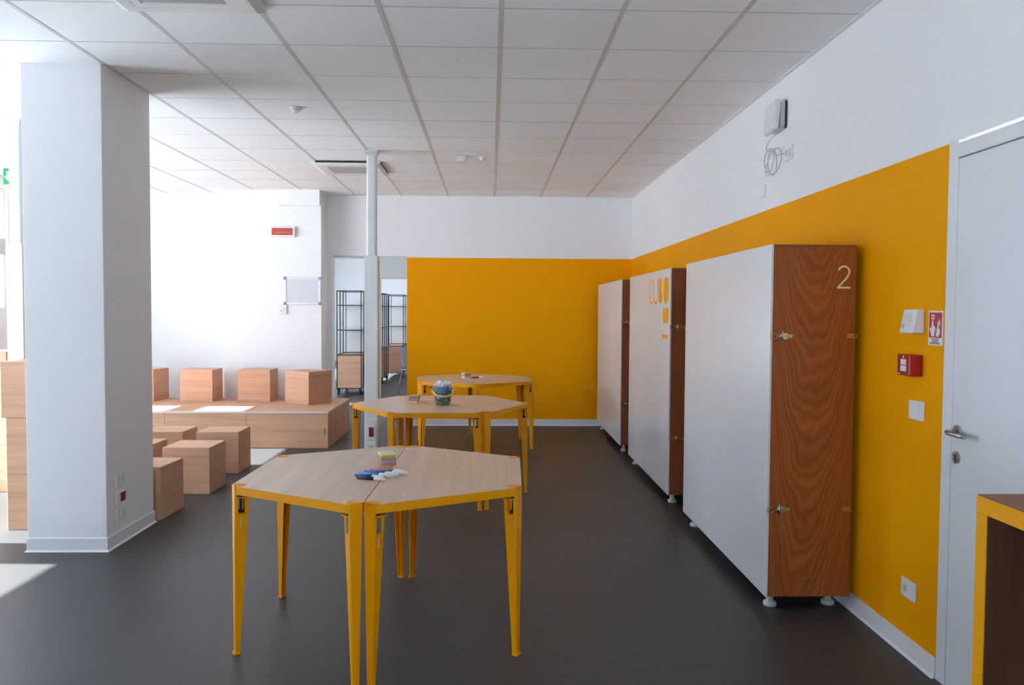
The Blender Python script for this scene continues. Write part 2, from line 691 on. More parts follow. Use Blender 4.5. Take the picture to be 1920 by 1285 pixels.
# back wall, opening X -2.05..-1.085
OX0, OX1, OZ = -2.05, -1.086, 2.212
m = MB()
m.box(XL, OX0, YB, YB + 0.15, 0, CEIL + 0.03)
m.box(OX0, OX1, YB, YB + 0.15, OZ, CEIL + 0.03)
m.box(OX1, XR, YB, YB + 0.15, ZY, CEIL + 0.03)
m.mi = 1
m.box(OX1, XR, YB, YB + 0.15, 0, ZY)
wb = m.build('wall_back', ('white_paint', 'yellow_paint'))
struct(wb, 'back wall, white above a yellow field')
# lower header and slim post on the right part of the opening
tr = MB().box(-1.50, OX1, YB + 0.02, YB + 0.13, 1.935, OZ).build('trim_1', 'blue_grey_panel')
MB().box(-1.50, OX1, YB + 0.015, YB + 0.14, 1.918, 1.935).build('header_edge', 'socket_grey', tr)
MB().box(-1.50, -1.44, YB + 0.02, YB + 0.13, 0, 1.918).build('header_post', 'blue_grey_panel', tr)
struct(tr, 'pale blue-grey header panel over the doorway')
MB().box(OX0, -1.5, YB - 0.004, YB + 0.154, OZ - 0.014, OZ).build('opening_edge', 'socket_grey', tr)

# pier standing proud of the back wall
PY = 10.27
m = MB().box(-3.33, -2.118, PY, YB, 0, CEIL + 0.03)
wp = m.build('wall_pier', 'white_paint')
struct(wp, 'white pier beside the doorway')
MB().box(-2.64, -2.125, PY - 0.045, PY, 2.80, CEIL + 0.02).build('boxed_beam_end', 'white_paint', wp, bevel=0.004)

# room behind: far and side walls
wf = MB().box(XL - 0.2, XR, BY, BY + 0.2, 0, CEIL + 0.03).build('wall_far', 'white_paint')
struct(wf, 'far white wall of the room behind')
wa = MB().box(0.2, 0.35, YB + 0.15, BY, 0, CEIL + 0.03).build('wall_annexe', 'white_paint')
struct(wa, 'white side wall of the room behind')

# wall behind the camera
NW0, NW1, NH = -1.9, -0.1, 2.6
wn = MB().box(XL - 0.2, NW0, YN - 0.2, YN, 0, CEIL + 0.03).box(NW1, XR + 0.2, YN - 0.2, YN, 0, CEIL + 0.03).box(NW0, NW1, YN - 0.2, YN, NH, CEIL + 0.03).box(NW0, NW1, YN - 0.2, YN, 0, 0.06).build('wall_near', 'white_paint')
struct(wn, 'white wall behind the viewer')

# window wall on the left
HEAD, TR0, TR1, SILL = 2.86, 2.11, 2.29, 0.06
BAYS = [(3.70, 4.98, 2.575, SILL), (5.30, 7.65, 2.34, SILL), (8.0, 9.47, HEAD, 1.45), (11.4, 13.4, HEAD, SILL), (17.5, 21.0, HEAD, SILL)]
m = MB()
prev = YN - 0.2
for y0, y1, h, sl_ in BAYS:
    m.box(XL - 0.2, XL, prev, y0, 0, CEIL + 0.03)
    m.box(XL - 0.2, XL, y0, y1, h, CEIL + 0.03)
    m.box(XL - 0.2, XL, y0, y1, 0, sl_)
    prev = y1
m.box(XL - 0.2, XL, prev, BY + 0.2, 0, CEIL + 0.03)
wl = m.build('wall_left', 'white_paint')
struct(wl, 'left window wall')
for i, (y0, y1, h, sl_) in enumerate(BAYS):
    fx0, fx1 = XL - 0.09, XL - 0.03
    w = MB().box(fx0, fx1, y0, y0 + 0.05, sl_, h).box(fx0, fx1, y1 - 0.05, y1, sl_, h)
    w.box(fx0, fx1, y0 + 0.05, y1 - 0.05, sl_, sl_ + 0.06).box(fx0, fx1, y0 + 0.05, y1 - 0.05, h - 0.05, h)
    wo = w.build('window_%d' % (i + 1), 'white_trim')
    struct(wo, 'tall white-framed shop window')
    if h > 2.6:
        MB().box(fx0 - 0.02, fx1 + 0.02, y0 + 0.05, y1 - 0.05, TR0, TR1).build('transom', 'socket_grey', wo)
    n = max(1, round((y1 - y0) / 1.6))
    for k in range(1, n):
        yy = y0 + (y1 - y0) * k / n
        MB().box(fx0, fx1, yy - 0.025, yy + 0.025, sl_ + 0.06, h - 0.05).build('mullion', 'white_trim', wo)
    for k in range(n):
        a = y0 + (y1 - y0) * k / n + (0.05 if k == 0 else 0.025)
        b = y0 + (y1 - y0) * (k + 1) / n - (0.05 if k == n - 1 else 0.025)
        lo = MB().box(XL - 0.064, XL - 0.056, a, b, sl_ + 0.06, TR0 if h > 2.6 else h - 0.05)
        lo.build('pane', 'window_glass', wo)
        if h > 2.6:
            MB().box(XL - 0.064, XL - 0.056, a, b, TR1, h - 0.05).build('pane', 'window_glass', wo)
    portal(XL - 0.22, y0, y1, sl_, h)

# glazed front behind the viewer
w = MB().box(NW0, NW0 + 0.05, YN - 0.09, YN - 0.03, 0.06, NH).box(NW1 - 0.05, NW1, YN - 0.09, YN - 0.03, 0.06, NH)
w.box(NW0 + 0.05, NW1 - 0.05, YN - 0.09, YN - 0.03, 0.06, 0.12).box(NW0 + 0.05, NW1 - 0.05, YN - 0.09, YN - 0.03, NH - 0.05, NH)
wo = struct(w.build('window_%d' % (len(BAYS) + 1), 'white_trim'), 'glazed shop front behind the viewer')
for k in range(2):
    a, b = NW0 + (NW1 - NW0) * k / 2, NW0 + (NW1 - NW0) * (k + 1) / 2
    MB().box(a + (0.05 if k == 0 else 0.025), b - (0.05 if k == 1 else 0.025), YN - 0.064, YN - 0.056, 0.12, NH - 0.05).build('pane', 'window_glass', wo)
    if k:
        MB().box(a - 0.025, a + 0.025, YN - 0.09, YN - 0.03, 0.12, NH - 0.05).build('mullion', 'white_trim', wo)
pl_ = bpy.data.lights.new('window_portal', 'AREA')
pl_.shape = 'RECTANGLE'
pl_.size, pl_.size_y = NW1 - NW0, NH - 0.06
pl_.cycles.is_portal = True
po_ = bpy.data.objects.new('window_portal', pl_)
COL.objects.link(po_)
po_.location = ((NW0 + NW1) / 2, YN - 0.22, (NH + 0.06) / 2)
po_.rotation_euler = (math.pi / 2, 0, 0)
gr2 = MB().box(XL - 0.2, 40, -40, YN - 0.2, -0.3, -0.12).build('ground', 'outdoor_paving')
struct(gr2, 'pale paved ground before the glazed front')

# baseboards
def skirting(name, p0, p1, nrm, h=0.085, parent=None):
    """flared skirting between two floor points, nrm = into the room"""
    p0, p1, nv = Vector((*p0, 0)), Vector((*p1, 0)), Vector((*nrm, 0))
    prof = [(0, 0), (0.018, 0), (0.007, 0.010), (0.006, h - 0.003), (0, h)]
    m = MB()
    A = [m.bm.verts.new(p0 + nv * d + Vector((0, 0, z))) for d, z in prof]
    B = [m.bm.verts.new(p1 + nv * d + Vector((0, 0, z))) for d, z in prof]
    for i in range(len(prof)):
        j = (i + 1) % len(prof)
        m._face([A[i], A[j], B[j], B[i]])
    m._face(A)
    m._face(B[::-1])
    return m.build(name, 'white_trim', parent)


struct(skirting('baseboard_right', (XR, YE), (XR, YB), (-1, 0)), 'white flared skirting')
struct(skirting('baseboard_back', (OX1, YB), (XR, YB), (0, -1)), 'white flared skirting')
struct(skirting('baseboard_pier', (-3.33, PY), (-2.118, PY), (0, -1)), 'white flared skirting')

# main column
CX0, CX1, CY0, CY1 = -2.857, -2.373, 5.07, 5.773
colm = MB().box(CX0, CX1, CY0, CY1, 0, CEIL + 0.01).build('wall_column', 'white_paint', bevel=0.004)
struct(colm, 'broad white square column')
def col_skirt():
    m = MB()
    prof = [(0.018, 0), (0.007, 0.010), (0.006, 0.082), (0.0, 0.085)]
    rings = []
    for d, z in prof:
        rings.append([m.bm.verts.new(c) for c in ((CX0 - d, CY0 - d, z), (CX1 + d, CY0 - d, z), (CX1 + d, CY1 + d, z), (CX0 - d, CY1 + d, z))])
    for i in range(3):
        for k in range(4):
            l = (k + 1) % 4
            m._face([rings[i][k], rings[i][l], rings[i + 1][l], rings[i + 1][k]])
    return m.build('baseboard_column', 'white_trim')
struct(col_skirt(), 'white flared skirting around the column')

# door in the right wall (behind it the wall is open, so the slab fills it)
dr = MB().box(XR + 0.001, XR + 0.05, DL0, DL1 - 0.0018, 0.006, DTOP - 0.004).build('door_1', 'white_door', bevel=0.002)
struct(dr, 'flush white door in the right wall')
MB().box(XR - 0.002, XR + 0.06, DL1, YE, 0, 2.20).build('door_jamb', 'white_door', dr, bevel=0.003)
MB().box(XR - 0.006, XR + 0.06, DL0 - 0.09, DL0, 0, 2.20).build('door_jamb', 'white_door', dr, bevel=0.003)
MB().box(XR - 0.006, XR + 0.06, DL0 - 0.04, DL1 + 0.003, DTOP, 2.186).build('door_head', 'white_door', dr, bevel=0.004)
MB().box(XR + 0.052, XR + 0.06, DL0 - 0.02, DL1 + 0.02, 0, DTOP + 0.02).build('door_backing', 'white_door', dr)
hd = MB().cyl((XR + 0.004, 3.150, 1.045), (XR - 0.006, 3.150, 1.045), 0.026, seg=24).build('door_handle', 'satin_steel', dr)
lv = [(XR - 0.006, 3.150, 1.045), (XR - 0.035, 3.150, 1.045), (XR - 0.046, 3.146, 1.044), (XR - 0.05, 3.13, 1.043), (XR - 0.05, 3.05, 1.043), (XR - 0.046, 3.03, 1.043)]
MB().tube(lv, 0.0095, 10).build('lever', 'satin_steel', hd)
ky = MB().cyl((XR + 0.004, 3.155, 0.942), (XR - 0.005, 3.155, 0.942), 0.024, seg=24).build('keyhole_plate', 'satin_steel', dr)
MB().box(XR - 0.0065, XR - 0.004, 3.152, 3.158, 0.928, 0.954).build('keyhole', 'black_plastic', ky)


# ================================================================== CABINETS
CF, CB, CZ0, CZ1 = 1.388, 1.814, 0.084, 1.848


def latch_mesh(far=False):
    m = MB()      # local: x across (0 at the front edge), y = out of the face (negative), z up
    m.box(0.046, 0.082, -0.004, 0, -0.015, 0.015)          # base plate
    m.box(0.052, 0.060, -0.006, 0, -0.026, 0.026)          # ears
    m.cyl((0.056, -0.009, -0.024), (0.056, -0.009, 0.024), 0.0045, seg=8)
    m.cyl((0.048, -0.006, -0.013), (0.048, -0.006, 0.013), 0.004, seg=8)
    return m.mesh('latch', 'chrome')


def lever_mesh():
    m = MB()
    m.hexa([(0.060, -0.008, -0.009), (0.108, -0.006, -0.010), (0.108, -0.002, -0.010), (0.060, -0.002, -0.009),
            (0.060, -0.008, 0.009), (0.108, -0.006, 0.010), (0.108, -0.002, 0.010), (0.060, -0.002, 0.009)])
    m.cyl((0.106, -0.007, -0.010), (0.106, -0.007, 0.010), 0.004, seg=8)
    return m.mesh('latch_lever', 'brass')


def loop_mesh():
    m = MB()
    pts = [(0.046, -0.006, 0.004), (0.034, -0.006, 0.002), (0.026, -0.007, 0.007), (0.016, -0.007, 0.014), (0.004, -0.007, 0.015), (-0.004, -0.007, 0.009),
           (-0.006, -0.007, 0), (-0.004, -0.007, -0.009), (0.004, -0.007, -0.015), (0.016, -0.007, -0.014), (0.026, -0.007, -0.007), (0.034, -0.006, -0.002), (0.046, -0.006, -0.004)]
    m.tube(pts, 0.0022, 6)
    return m.mesh('latch_loop', 'brass')


def catch_mesh():
    m = MB()
    m.box(0.0, 0.034, -0.003, 0, -0.012, 0.012)
    m.cyl((0.006, -0.003, 0), (0.006, -0.006, 0), 0.0035, seg=10)
    m.tube([(0.034, -0.004, 0.010), (0.042, -0.006, 0.009), (0.046, -0.006, 0), (0.042, -0.006, -0.009), (0.034, -0.004, -0.010)], 0.002, 6)
    return m.mesh('catch_plate', 'brass')


LM, LV, LP, CM = latch_mesh(), lever_mesh(), loop_mesh(), catch_mesh()


def foot_mesh():
    return MB().lathe([(0.0, 0.0), (0.032, 0.0), (0.034, 0.006), (0.034, 0.020), (0.024, 0.026), (0.018, 0.030), (0.018, CZ0), (0.0, CZ0)], 20).mesh('foot', 'socket_grey')


FM = foot_mesh()
EM = None


def cabinet(y0, y1, label, end_mat):
    """long mobile unit with a white front, brown veneer ends"""
    c = empty('storage_cabinet', (CF, y0, 0))
    W_, D_ = CB - CF, y1 - y0
    tag(c, label, 'cabinet', 'white-fronted cabinets along the yellow wall')
    b = MB().box(0.012, W_, 0.016, D_ - 0.016, CZ0, CZ1 - 0.012).build('body', 'okoume_dark', c)
    MB().box(0.012, W_, 0.0, D_, CZ1 - 0.012, CZ1).build('top_panel', 'okoume_dark', c)
    # centred so that the veneer arches sit in the middle
    e = MB().box(-(W_ - 0.012) / 2, (W_ - 0.012) / 2, 0, 0.016, CZ0, CZ1 - 0.013).build('end_panel', end_mat, c, (0.012 + (W_ - 0.012) / 2, 0, 0))
    put('end_panel', e.data, c, (0.012 + (W_ - 0.012) / 2, D_ - 0.016, 0))
    MB().box(0.0, 0.0115, -0.0005, D_ + 0.001, CZ0 - 0.003, CZ1 + 0.001).build('front_panel', 'white_laminate', c, bevel=0.0015)
    for fx, fy in ((0.062, 0.11), (W_ - 0.055, 0.13), (0.062, D_ - 0.10), (W_ - 0.055, D_ - 0.10)):
        put('foot', FM, c, (fx, fy, 0))
    for z in (1.394, 0.526):
        l = put('latch', LM, c, (0.004, 0, z))
        put('latch_lever', LV, l)
        put('latch_loop', LP, l)
        put('catch_plate', CM, c, (W_ - 0.040, 0, z + 0.003))
    for z in (1.39,):
        l = put('latch', LM, c, (0.004, D_, z))
        l.scale = (1, -1, 1)
        put('latch_lever', LV, l)
        put('latch_loop', LP, l)
    return c


cab2 = cabinet(4.0, 5.75, 'nearest white-fronted cabinet, its brown end marked with a cream numeral 2', 'mahogany_arch')
cab1 = cabinet(6.26, 8.08, 'white-fronted cabinet with yellow CUBO lettering, middle of the three', 'okoume_dark')
cab3 = cabinet(8.61, 10.46, 'plain white-fronted cabinet in the far corner by the yellow back wall', 'okoume_dark')

# cream "2" on the near end: plane y = 4.0, x across, z up
m = MB()
ox, oz, ww, hh = 1.719 - CF, 1.632, 0.066, 0.114
pts = arc(ox + ww * 0.49, oz + hh - 0.031, 0.027, 0.027, 165, -28, 16)
pts += [(ox + ww * 0.70, oz + hh * 0.46), (ox + 0.006, oz + 0.008)]
m.ribbon(pts, 0.0085, 0.0012, lambda a, b, d: (a, -d, b))
m.ribbon([(ox, oz + 0.0045), (ox + ww, oz + 0.0045)], 0.009, 0.0013, lambda a, b, d: (a, -d, b))
m.build('numeral', 'cream_vinyl', cab2)

# yellow CUBO logo on the middle cabinet front: plane x = CF, y across, z up (y falls to the right)
PL = lambda a, b, d: (-d, a - 6.26, b)
lt = lambda nm, mb: mb.build(nm, 'yellow_vinyl', cab1)
zm, zr = 1.681, 0.100
lt('letter_c', MB().ribbon(arc(7.005, zm, 0.092, zr, 128, -128, 36), 0.018, 0.001, PL))
lt('letter_u', MB().ribbon([(6.886, 1.781), (6.886, 1.655)] + arc(6.808, 1.655, 0.078, 0.072, 0, -180, 16) + [(6.730, 1.655), (6.730, 1.781)], 0.018, 0.001, PL))
bp_ = [(6.680, 1.583), (6.680, 1.781)] + [(6.600 - 0.035 * math.cos(math.radians(t)), 1.733 + 0.048 * math.sin(math.radians(t))) for t in range(90, -91, -15)] \
    + [(6.590 - 0.040 * math.cos(math.radians(t)), 1.634 + 0.051 * math.sin(math.radians(t))) for t in range(90, -91, -15)]
lt('letter_b', MB().shape(bp_, 0.001, PL))
lt('letter_o', MB().shape(arc(6.414, zm, 0.103, 0.106, 0, 360, 36)[:-1], 0.001, PL))
lt('dot', MB().shape(arc(6.472, 1.480, 0.054, 0.064, 0, 360, 28)[:-1], 0.001, PL))
lt('dot', MB().shape(arc(6.362, 1.481, 0.054, 0.066, 0, 360, 28)[:-1], 0.001, PL))
lt('numeral', MB().shape([(6.316, 1.328), (6.540, 1.328), (6.540, 1.262), (6.530, 1.275), (6.518, 1.300), (6.316, 1.300)], 0.001, PL))


# ================================================================== TABLES
TZ, TT = 0.745, 0.036
A_ = 0.73
LW = 0.058
# trapezoid with seam on local x = 0, body towards -x; apex corners
DEP = A_ * math.sqrt(3) / 2
APEX = [(0.0, -A_), (0.0, A_), (-DEP, A_ / 2), (-DEP, -A_ / 2)]     # counter-clockwise


def corner_frames():
    fr = []
    n = 4
    for i in range(n):
        p = Vector(APEX[i])
        a = (Vector(APEX[i - 1]) - p).normalized()
        b = (Vector(APEX[(i + 1) % n]) - p).normalized()
        bis = (a + b).normalized()
        half = math.acos(max(-1, min(1, a.dot(b)))) / 2
        cut = (LW / 2 + 0.002) / math.tan(half)
        mid = p + bis * cut
        fr.append((mid, -bis, half, a, b, p, cut / math.cos(half)))
    return fr


FRAMES = corner_frames()


def top_poly(inset=0.0):
    pts = []
    for mid, n_, half, a, b, p, e in FRAMES:
        # chamfered corner with softened ends
        q0 = p + a * e
        q1 = p + b * e
        c0 = p + a * (e + 0.010)
        c1 = p + b * (e + 0.010)
        pts += [c0, q0 * 0.6 + c0 * 0.2 + (q0 + (q1 - q0).normalized() * 0.010) * 0.2, q0 + (q1 - q0).normalized() * 0.008,
                q1 + (q0 - q1).normalized() * 0.008, q1 * 0.6 + c1 * 0.2 + (q1 + (q0 - q1).normalized() * 0.010) * 0.2, c1]
    if inset:
        c = Vector((-DEP / 2, 0))
        out = []
        n = len(pts)
        for i in range(n):
            d = (pts[(i + 1) % n] - pts[i - 1]).normalized()
            nn = Vector((-d.y, d.x))
            if nn.dot(c - pts[i]) < 0:
                nn = -nn
            out.append(pts[i] + nn * inset)
        pts = out
    return [(p.x, p.y) for p in pts]


def ccw(poly):
    s = sum(poly[i][0] * poly[(i + 1) % len(poly)][1] - poly[(i + 1) % len(poly)][0] * poly[i][1] for i in range(len(poly)))
    return poly if s > 0 else poly[::-1]


TOPM = MB().prism(ccw(top_poly(0.0010)), TZ - TT, TZ).mesh('tabletop', 'beech_top')


def band_mesh():
    o = ccw(top_poly(0.0))
    i_ = ccw(top_poly(0.0011))
    m = MB()
    n = len(o)
    z0, z1 = TZ - TT - 0.0005, TZ - 0.0008
    ol = [m.bm.verts.new((*p, z0)) for p in o]
    oh = [m.bm.verts.new((*p, z1)) for p in o]
    il = [m.bm.verts.new((*p, z0)) for p in i_]
    ih = [m.bm.verts.new((*p, z1)) for p in i_]
    for k in range(n):
        l = (k + 1) % n
        m._face([ol[k], ol[l], oh[l], oh[k]])
        m._face([oh[k], oh[l], ih[l], ih[k]])
        m._face([il[k], il[l], ol[l], ol[k]])
        m._face([ih[k], ih[l], il[l], il[k]])
    return m.mesh('edge_band', 'yellow_edging')


BANDM = band_mesh()


def leg_mesh():
    """folded steel leg; local +x outwards, y along the chord, z=0 at the table top surface"""
    m = MB()
    H = TZ
    th = 0.004

    def w(z):           # half width of the face at height z above the floor
        return 0.0145 + (LW / 2 - 0.0145) * (z / H) ** 1.0

    def d(z):           # flange depth
        return 0.016 + 0.044 * (z / H)
    zs = [0.006, 0.25, 0.5, H - 0.010, H - 0.003]
    # face, slightly rounded at the fold to the flanges
    for a, b in zip(zs[:-1], zs[1:]):
        m.hexa([(0.001, -w(a) + 0.003, a), (0.001 + th, -w(a) + 0.003, a), (0.001 + th, w(a) - 0.003, a), (0.001, w(a) - 0.003, a),
                (0.001, -w(b) + 0.003, b), (0.001 + th, -w(b) + 0.003, b), (0.001 + th, w(b) - 0.003, b), (0.001, w(b) - 0.003, b)])
        for s in (-1, 1):
            # fold bevel
            m.hexa([(-0.001, s * w(a), a), (0.001 + th, s * (w(a) - 0.0035), a), (0.001, s * (w(a) - 0.0035), a), (-0.001, s * (w(a) - th), a),
                    (-0.001, s * w(b), b), (0.001 + th, s * (w(b) - 0.0035), b), (0.001, s * (w(b) - 0.0035), b), (-0.001, s * (w(b) - th), b)])
    SL0, SL1 = H - 0.122, H - 0.062      # slot
    FT = H - TT - 0.018                  # flange top

    def flange(s, z0, z1, f0a, f1a, f0b, f1b):
        """strip between depth fractions (given in metres) at z0 (a) and z1 (b)"""
        y0, y1 = s * w(z0), s * w(z1)
        i0, i1 = s * (w(z0) - th * 0.75), s * (w(z1) - th * 0.75)
        m.hexa([(-f1a, i0, z0), (-f0a, i0, z0), (-f0a, y0, z0), (-f1a, y0, z0),
                (-f1b, i1, z1), (-f0b, i1, z1), (-f0b, y1, z1), (-f1b, y1, z1)])
    for s in (-1, 1):
        for a, b in ((0.006, 0.25), (0.25, 0.5), (0.5, SL0)):
            flange(s, a, b, 0, d(a), 0, d(b))
        # around the slot, rounded foot of the slot by a small step
        flange(s, SL0, SL0 + 0.006, 0, 0.012, 0, 0.009)
        flange(s, SL0, SL0 + 0.006, 0.036, d(SL0), 0.039, d(SL0 + 0.006))
        flange(s, SL0 + 0.006, SL1, 0, 0.009, 0, 0.009)
        flange(s, SL0 + 0.006, SL1, 0.039, d(SL0 + 0.006), 0.039, d(SL1))
        flange(s, SL1, FT, 0, 0.009, 0, 0.009)
        flange(s, SL1, FT, 0.039, d(SL1), 0.039, d(FT))
        flange(s, FT, H - 0.003, 0, 0.006, 0, 0.006)
    # clamp plate
    m.prism(ccw([(0.0, -w(FT) + 0.004), (0.0, w(FT) - 0.004), (-0.056, 0.044), (-0.062, 0.036), (-0.062, -0.036), (-0.056, -0.044)]), FT, FT + 0.004)
    # lip on the table top
    m.prism(ccw([(0.005, -LW / 2 + 0.004), (0.005, LW / 2 - 0.004), (0.002, LW / 2 - 0.001), (-0.018, LW / 2 + 0.004), (-0.046, 0.014), (-0.050, 0.0), (-0.046, -0.014), (-0.018, -LW / 2 - 0.004), (0.002, -LW / 2 + 0.001)]), H, H + 0.0022)
    m.prism(ccw([(0.005, -LW / 2 + 0.004), (0.005, LW / 2 - 0.004), (-0.002, LW / 2 - 0.004), (-0.002, -LW / 2 + 0.004)]), H - 0.004, H + 0.0022)
    # foot plate
    m.prism(ccw([(0.010, -0.017), (0.012, 0.0), (0.010, 0.017), (-0.018, 0.017), (-0.018, -0.017)]), 0.0, 0.007)
    return m.mesh('leg', 'yellow_metal')


def screw_mesh():
    m = MB()
    z = TZ - TT
    x = -0.026
    m.cyl((x, 0, z - 0.005), (x, 0, z - 0.001), 0.013, seg=14)
    m.cyl((x, 0, z - 0.070), (x, 0, z - 0.005), 0.0052, seg=10)
    m.cyl((x, 0, z - 0.082), (x, 0, z - 0.070), 0.015, 0.012, seg=12)
    return m.mesh('clamp_screw', 'black_plastic')


LEGM, SCRM = leg_mesh(), screw_mesh()
LETM = text_mesh('TIPTOE', 0.0125)
LETM.materials.append(MATS['cream_vinyl'])


def table(cx, cy, rz, flip, label):
    t = empty('trapezoid_table', (cx, cy, 0), rz + (math.pi if flip else 0))
    off = Vector((-0.0015, 0, 0))
    tag(t, label, 'table', 'half-hexagon tables pushed together in pairs')
    put('tabletop', TOPM, t, off)
    put('edge_band', BANDM, t, off)
    for mid, n_, *_ in FRAMES:
        l = put('leg', LEGM, t, (mid.x + off.x, mid.y, 0), math.atan2(n_.y, n_.x))
        put('clamp_screw', SCRM, l)
        if cy < 5:
            tx = put('lettering', LETM, l)
            zc = TZ - 0.160
            hw = 0.0145 + (LW / 2 - 0.0145) * (zc / TZ)
            tx.location = (-0.020, hw + 0.0012, zc)
            tx.rotation_euler = Euler((math.radians(90), math.radians(90), math.radians(180)), 'XYZ')
    return t


T1C, T1R = (-0.484, 3.89), math.radians(-1.4)
T2C, T2R = (-0.405, 6.70), math.radians(32)
T3C, T3R = (-0.18, 9.15), math.radians(-55)
table(*T1C, T1R, False, 'left half of the nearest yellow-legged hexagon table, closest to the white column')
table(*T1C, T1R, True, 'right half of the nearest yellow-legged hexagon table, on the cabinet side')
table(*T2C, T2R, False, 'near left half of the middle yellow-legged hexagon table, by the grey service pole')
table(*T2C, T2R, True, 'far right half of the middle yellow-legged hexagon table')
table(*T3C, T3R, False, 'far left half of the farthest hexagon table, against the yellow back wall')
table(*T3C, T3R, True, 'near right half of the farthest hexagon table, facing the cabinets')


# ================================================================== CUBES AND PLATFORM
S_ = 0.382


def panel_mesh(w, h, t, mat, name='panel', gap=0.0011):
    """mitred board, outer face at z=0, lying in xy, centred"""
    a, b = w / 2 - gap, h / 2 - gap
    c, d = w / 2 - t, h / 2 - t
    e = 0.0012
    m = MB()
    lo = [m.bm.verts.new(p) for p in ((-c, -d, -t), (c, -d, -t), (c, d, -t), (-c, d, -t))]
    mi = [m.bm.verts.new(p) for p in ((-a, -b, -e), (a, -b, -e), (a, b, -e), (-a, b, -e))]
    hi = [m.bm.verts.new(p) for p in ((-a + e, -b + e, 0), (a - e, -b + e, 0), (a - e, b - e, 0), (-a + e, b - e, 0))]
    m._face(lo[::-1])
    m._face(hi)
    for k in range(4):
        l = (k + 1) % 4
        m._face([lo[k], lo[l], mi[l], mi[k]])
        m._face([mi[k], mi[l], hi[l], hi[k]])
    return m.mesh(name, mat)


PM = panel_mesh(S_, S_, 0.015, 'okoume_ply')
DIRS = [('front_panel', (math.pi / 2, 0, 0), (0, -0.5, 0.5)), ('back_panel', (math.pi / 2, 0, math.pi), (0, 0.5, 0.5)),
        ('side_panel', (math.pi / 2, 0, math.pi / 2), (0.5, 0, 0.5)), ('side_panel', (math.pi / 2, 0, -math.pi / 2), (-0.5, 0, 0.5)),
        ('top_panel', (0, 0, 0), (0, 0, 1)), ('bottom_panel', (math.pi, 0, 0), (0, 0, 0))]


def cube(corner, z, rz, label, group):
    """corner = front right bottom corner on plan"""
    r = math.radians(rz)
    ux, uy = Vector((math.cos(r), math.sin(r))), Vector((-math.sin(r), math.cos(r)))
    c = Vector(corner) - ux * S_ / 2 + uy * S_ / 2
    o = empty('wooden_cube', (c.x, c.y, z), r)
    tag(o, label, 'cube stool', group)
    for i, (n_, e, p) in enumerate(DIRS):
        q = put(n_, PM, o, (p[0] * S_, p[1] * S_, p[2] * S_))
        q.rotation_euler = e
    return o


g = 'plywood cubes on the floor'
cube((-2.343, 5.818), 0, -3, 'plywood cube on the floor half hidden behind the column, nearest of the floor cubes', g)
cube((-2.280, 6.645), 0, -1.2, 'plywood cube on the floor in the middle, second from the column', g)
cube((-2.308, 7.498), 0, 0, 'plywood cube on the floor closest to the low platform, right one of its pair', g)
cube((-2.815, 7.500), 0, 0, 'plywood cube on the floor before the platform, left neighbour touching the column edge', g)
cube((-2.800, 6.730), 0, 0, 'plywood cube mostly hidden by the column, only its top corner showing', g)

PZ = 0.403
g = 'plywood cubes on the low platform'
cube((-4.000, 9.762), PZ, -5, 'leftmost plywood cube on the platform, cut off by the column', g)
cube((-3.300, 9.745), PZ, 0.5, 'second plywood cube from the left on the platform, sunlit floor before it', g)
cube((-2.625, 9.765), PZ, 1, 'third plywood cube on the platform, before the white pier', g)
# the turned cube: its near vertical edge at (-2.103, 9.477)
th_ = 32
cube((-2.103, 9.477), PZ, -th_, 'turned plywood cube at the right end of the platform, corner towards the viewer', g)

g = 'plywood cubes stacked behind the column'
cube((-3.269 + S_, 5.563), 0, 0, 'bottom plywood cube of the tall stack left of the column', g)
cube((-3.269 + S_, 5.563), S_ + 0.001, 0, 'middle plywood cube of the tall stack left of the column', g)
cube((-3.297 + S_, 5.563), 2 * S_ + 0.002, 0.6, 'top plywood cube of the tall stack left of the column, shifted leftwards', g)
g = 'plywood cubes stacked at the left edge'
cube((-3.93, 6.73), 0, 0, 'bottom cube of the stack at the very left edge of the picture', g)
cube((-3.93, 6.73), S_ + 0.001, 0, 'second cube of the stack at the very left edge of the picture', g)
cube((-3.985, 6.80), 2 * S_ + 0.002, 0, 'top cube of the stack at the very left edge of the picture', g)

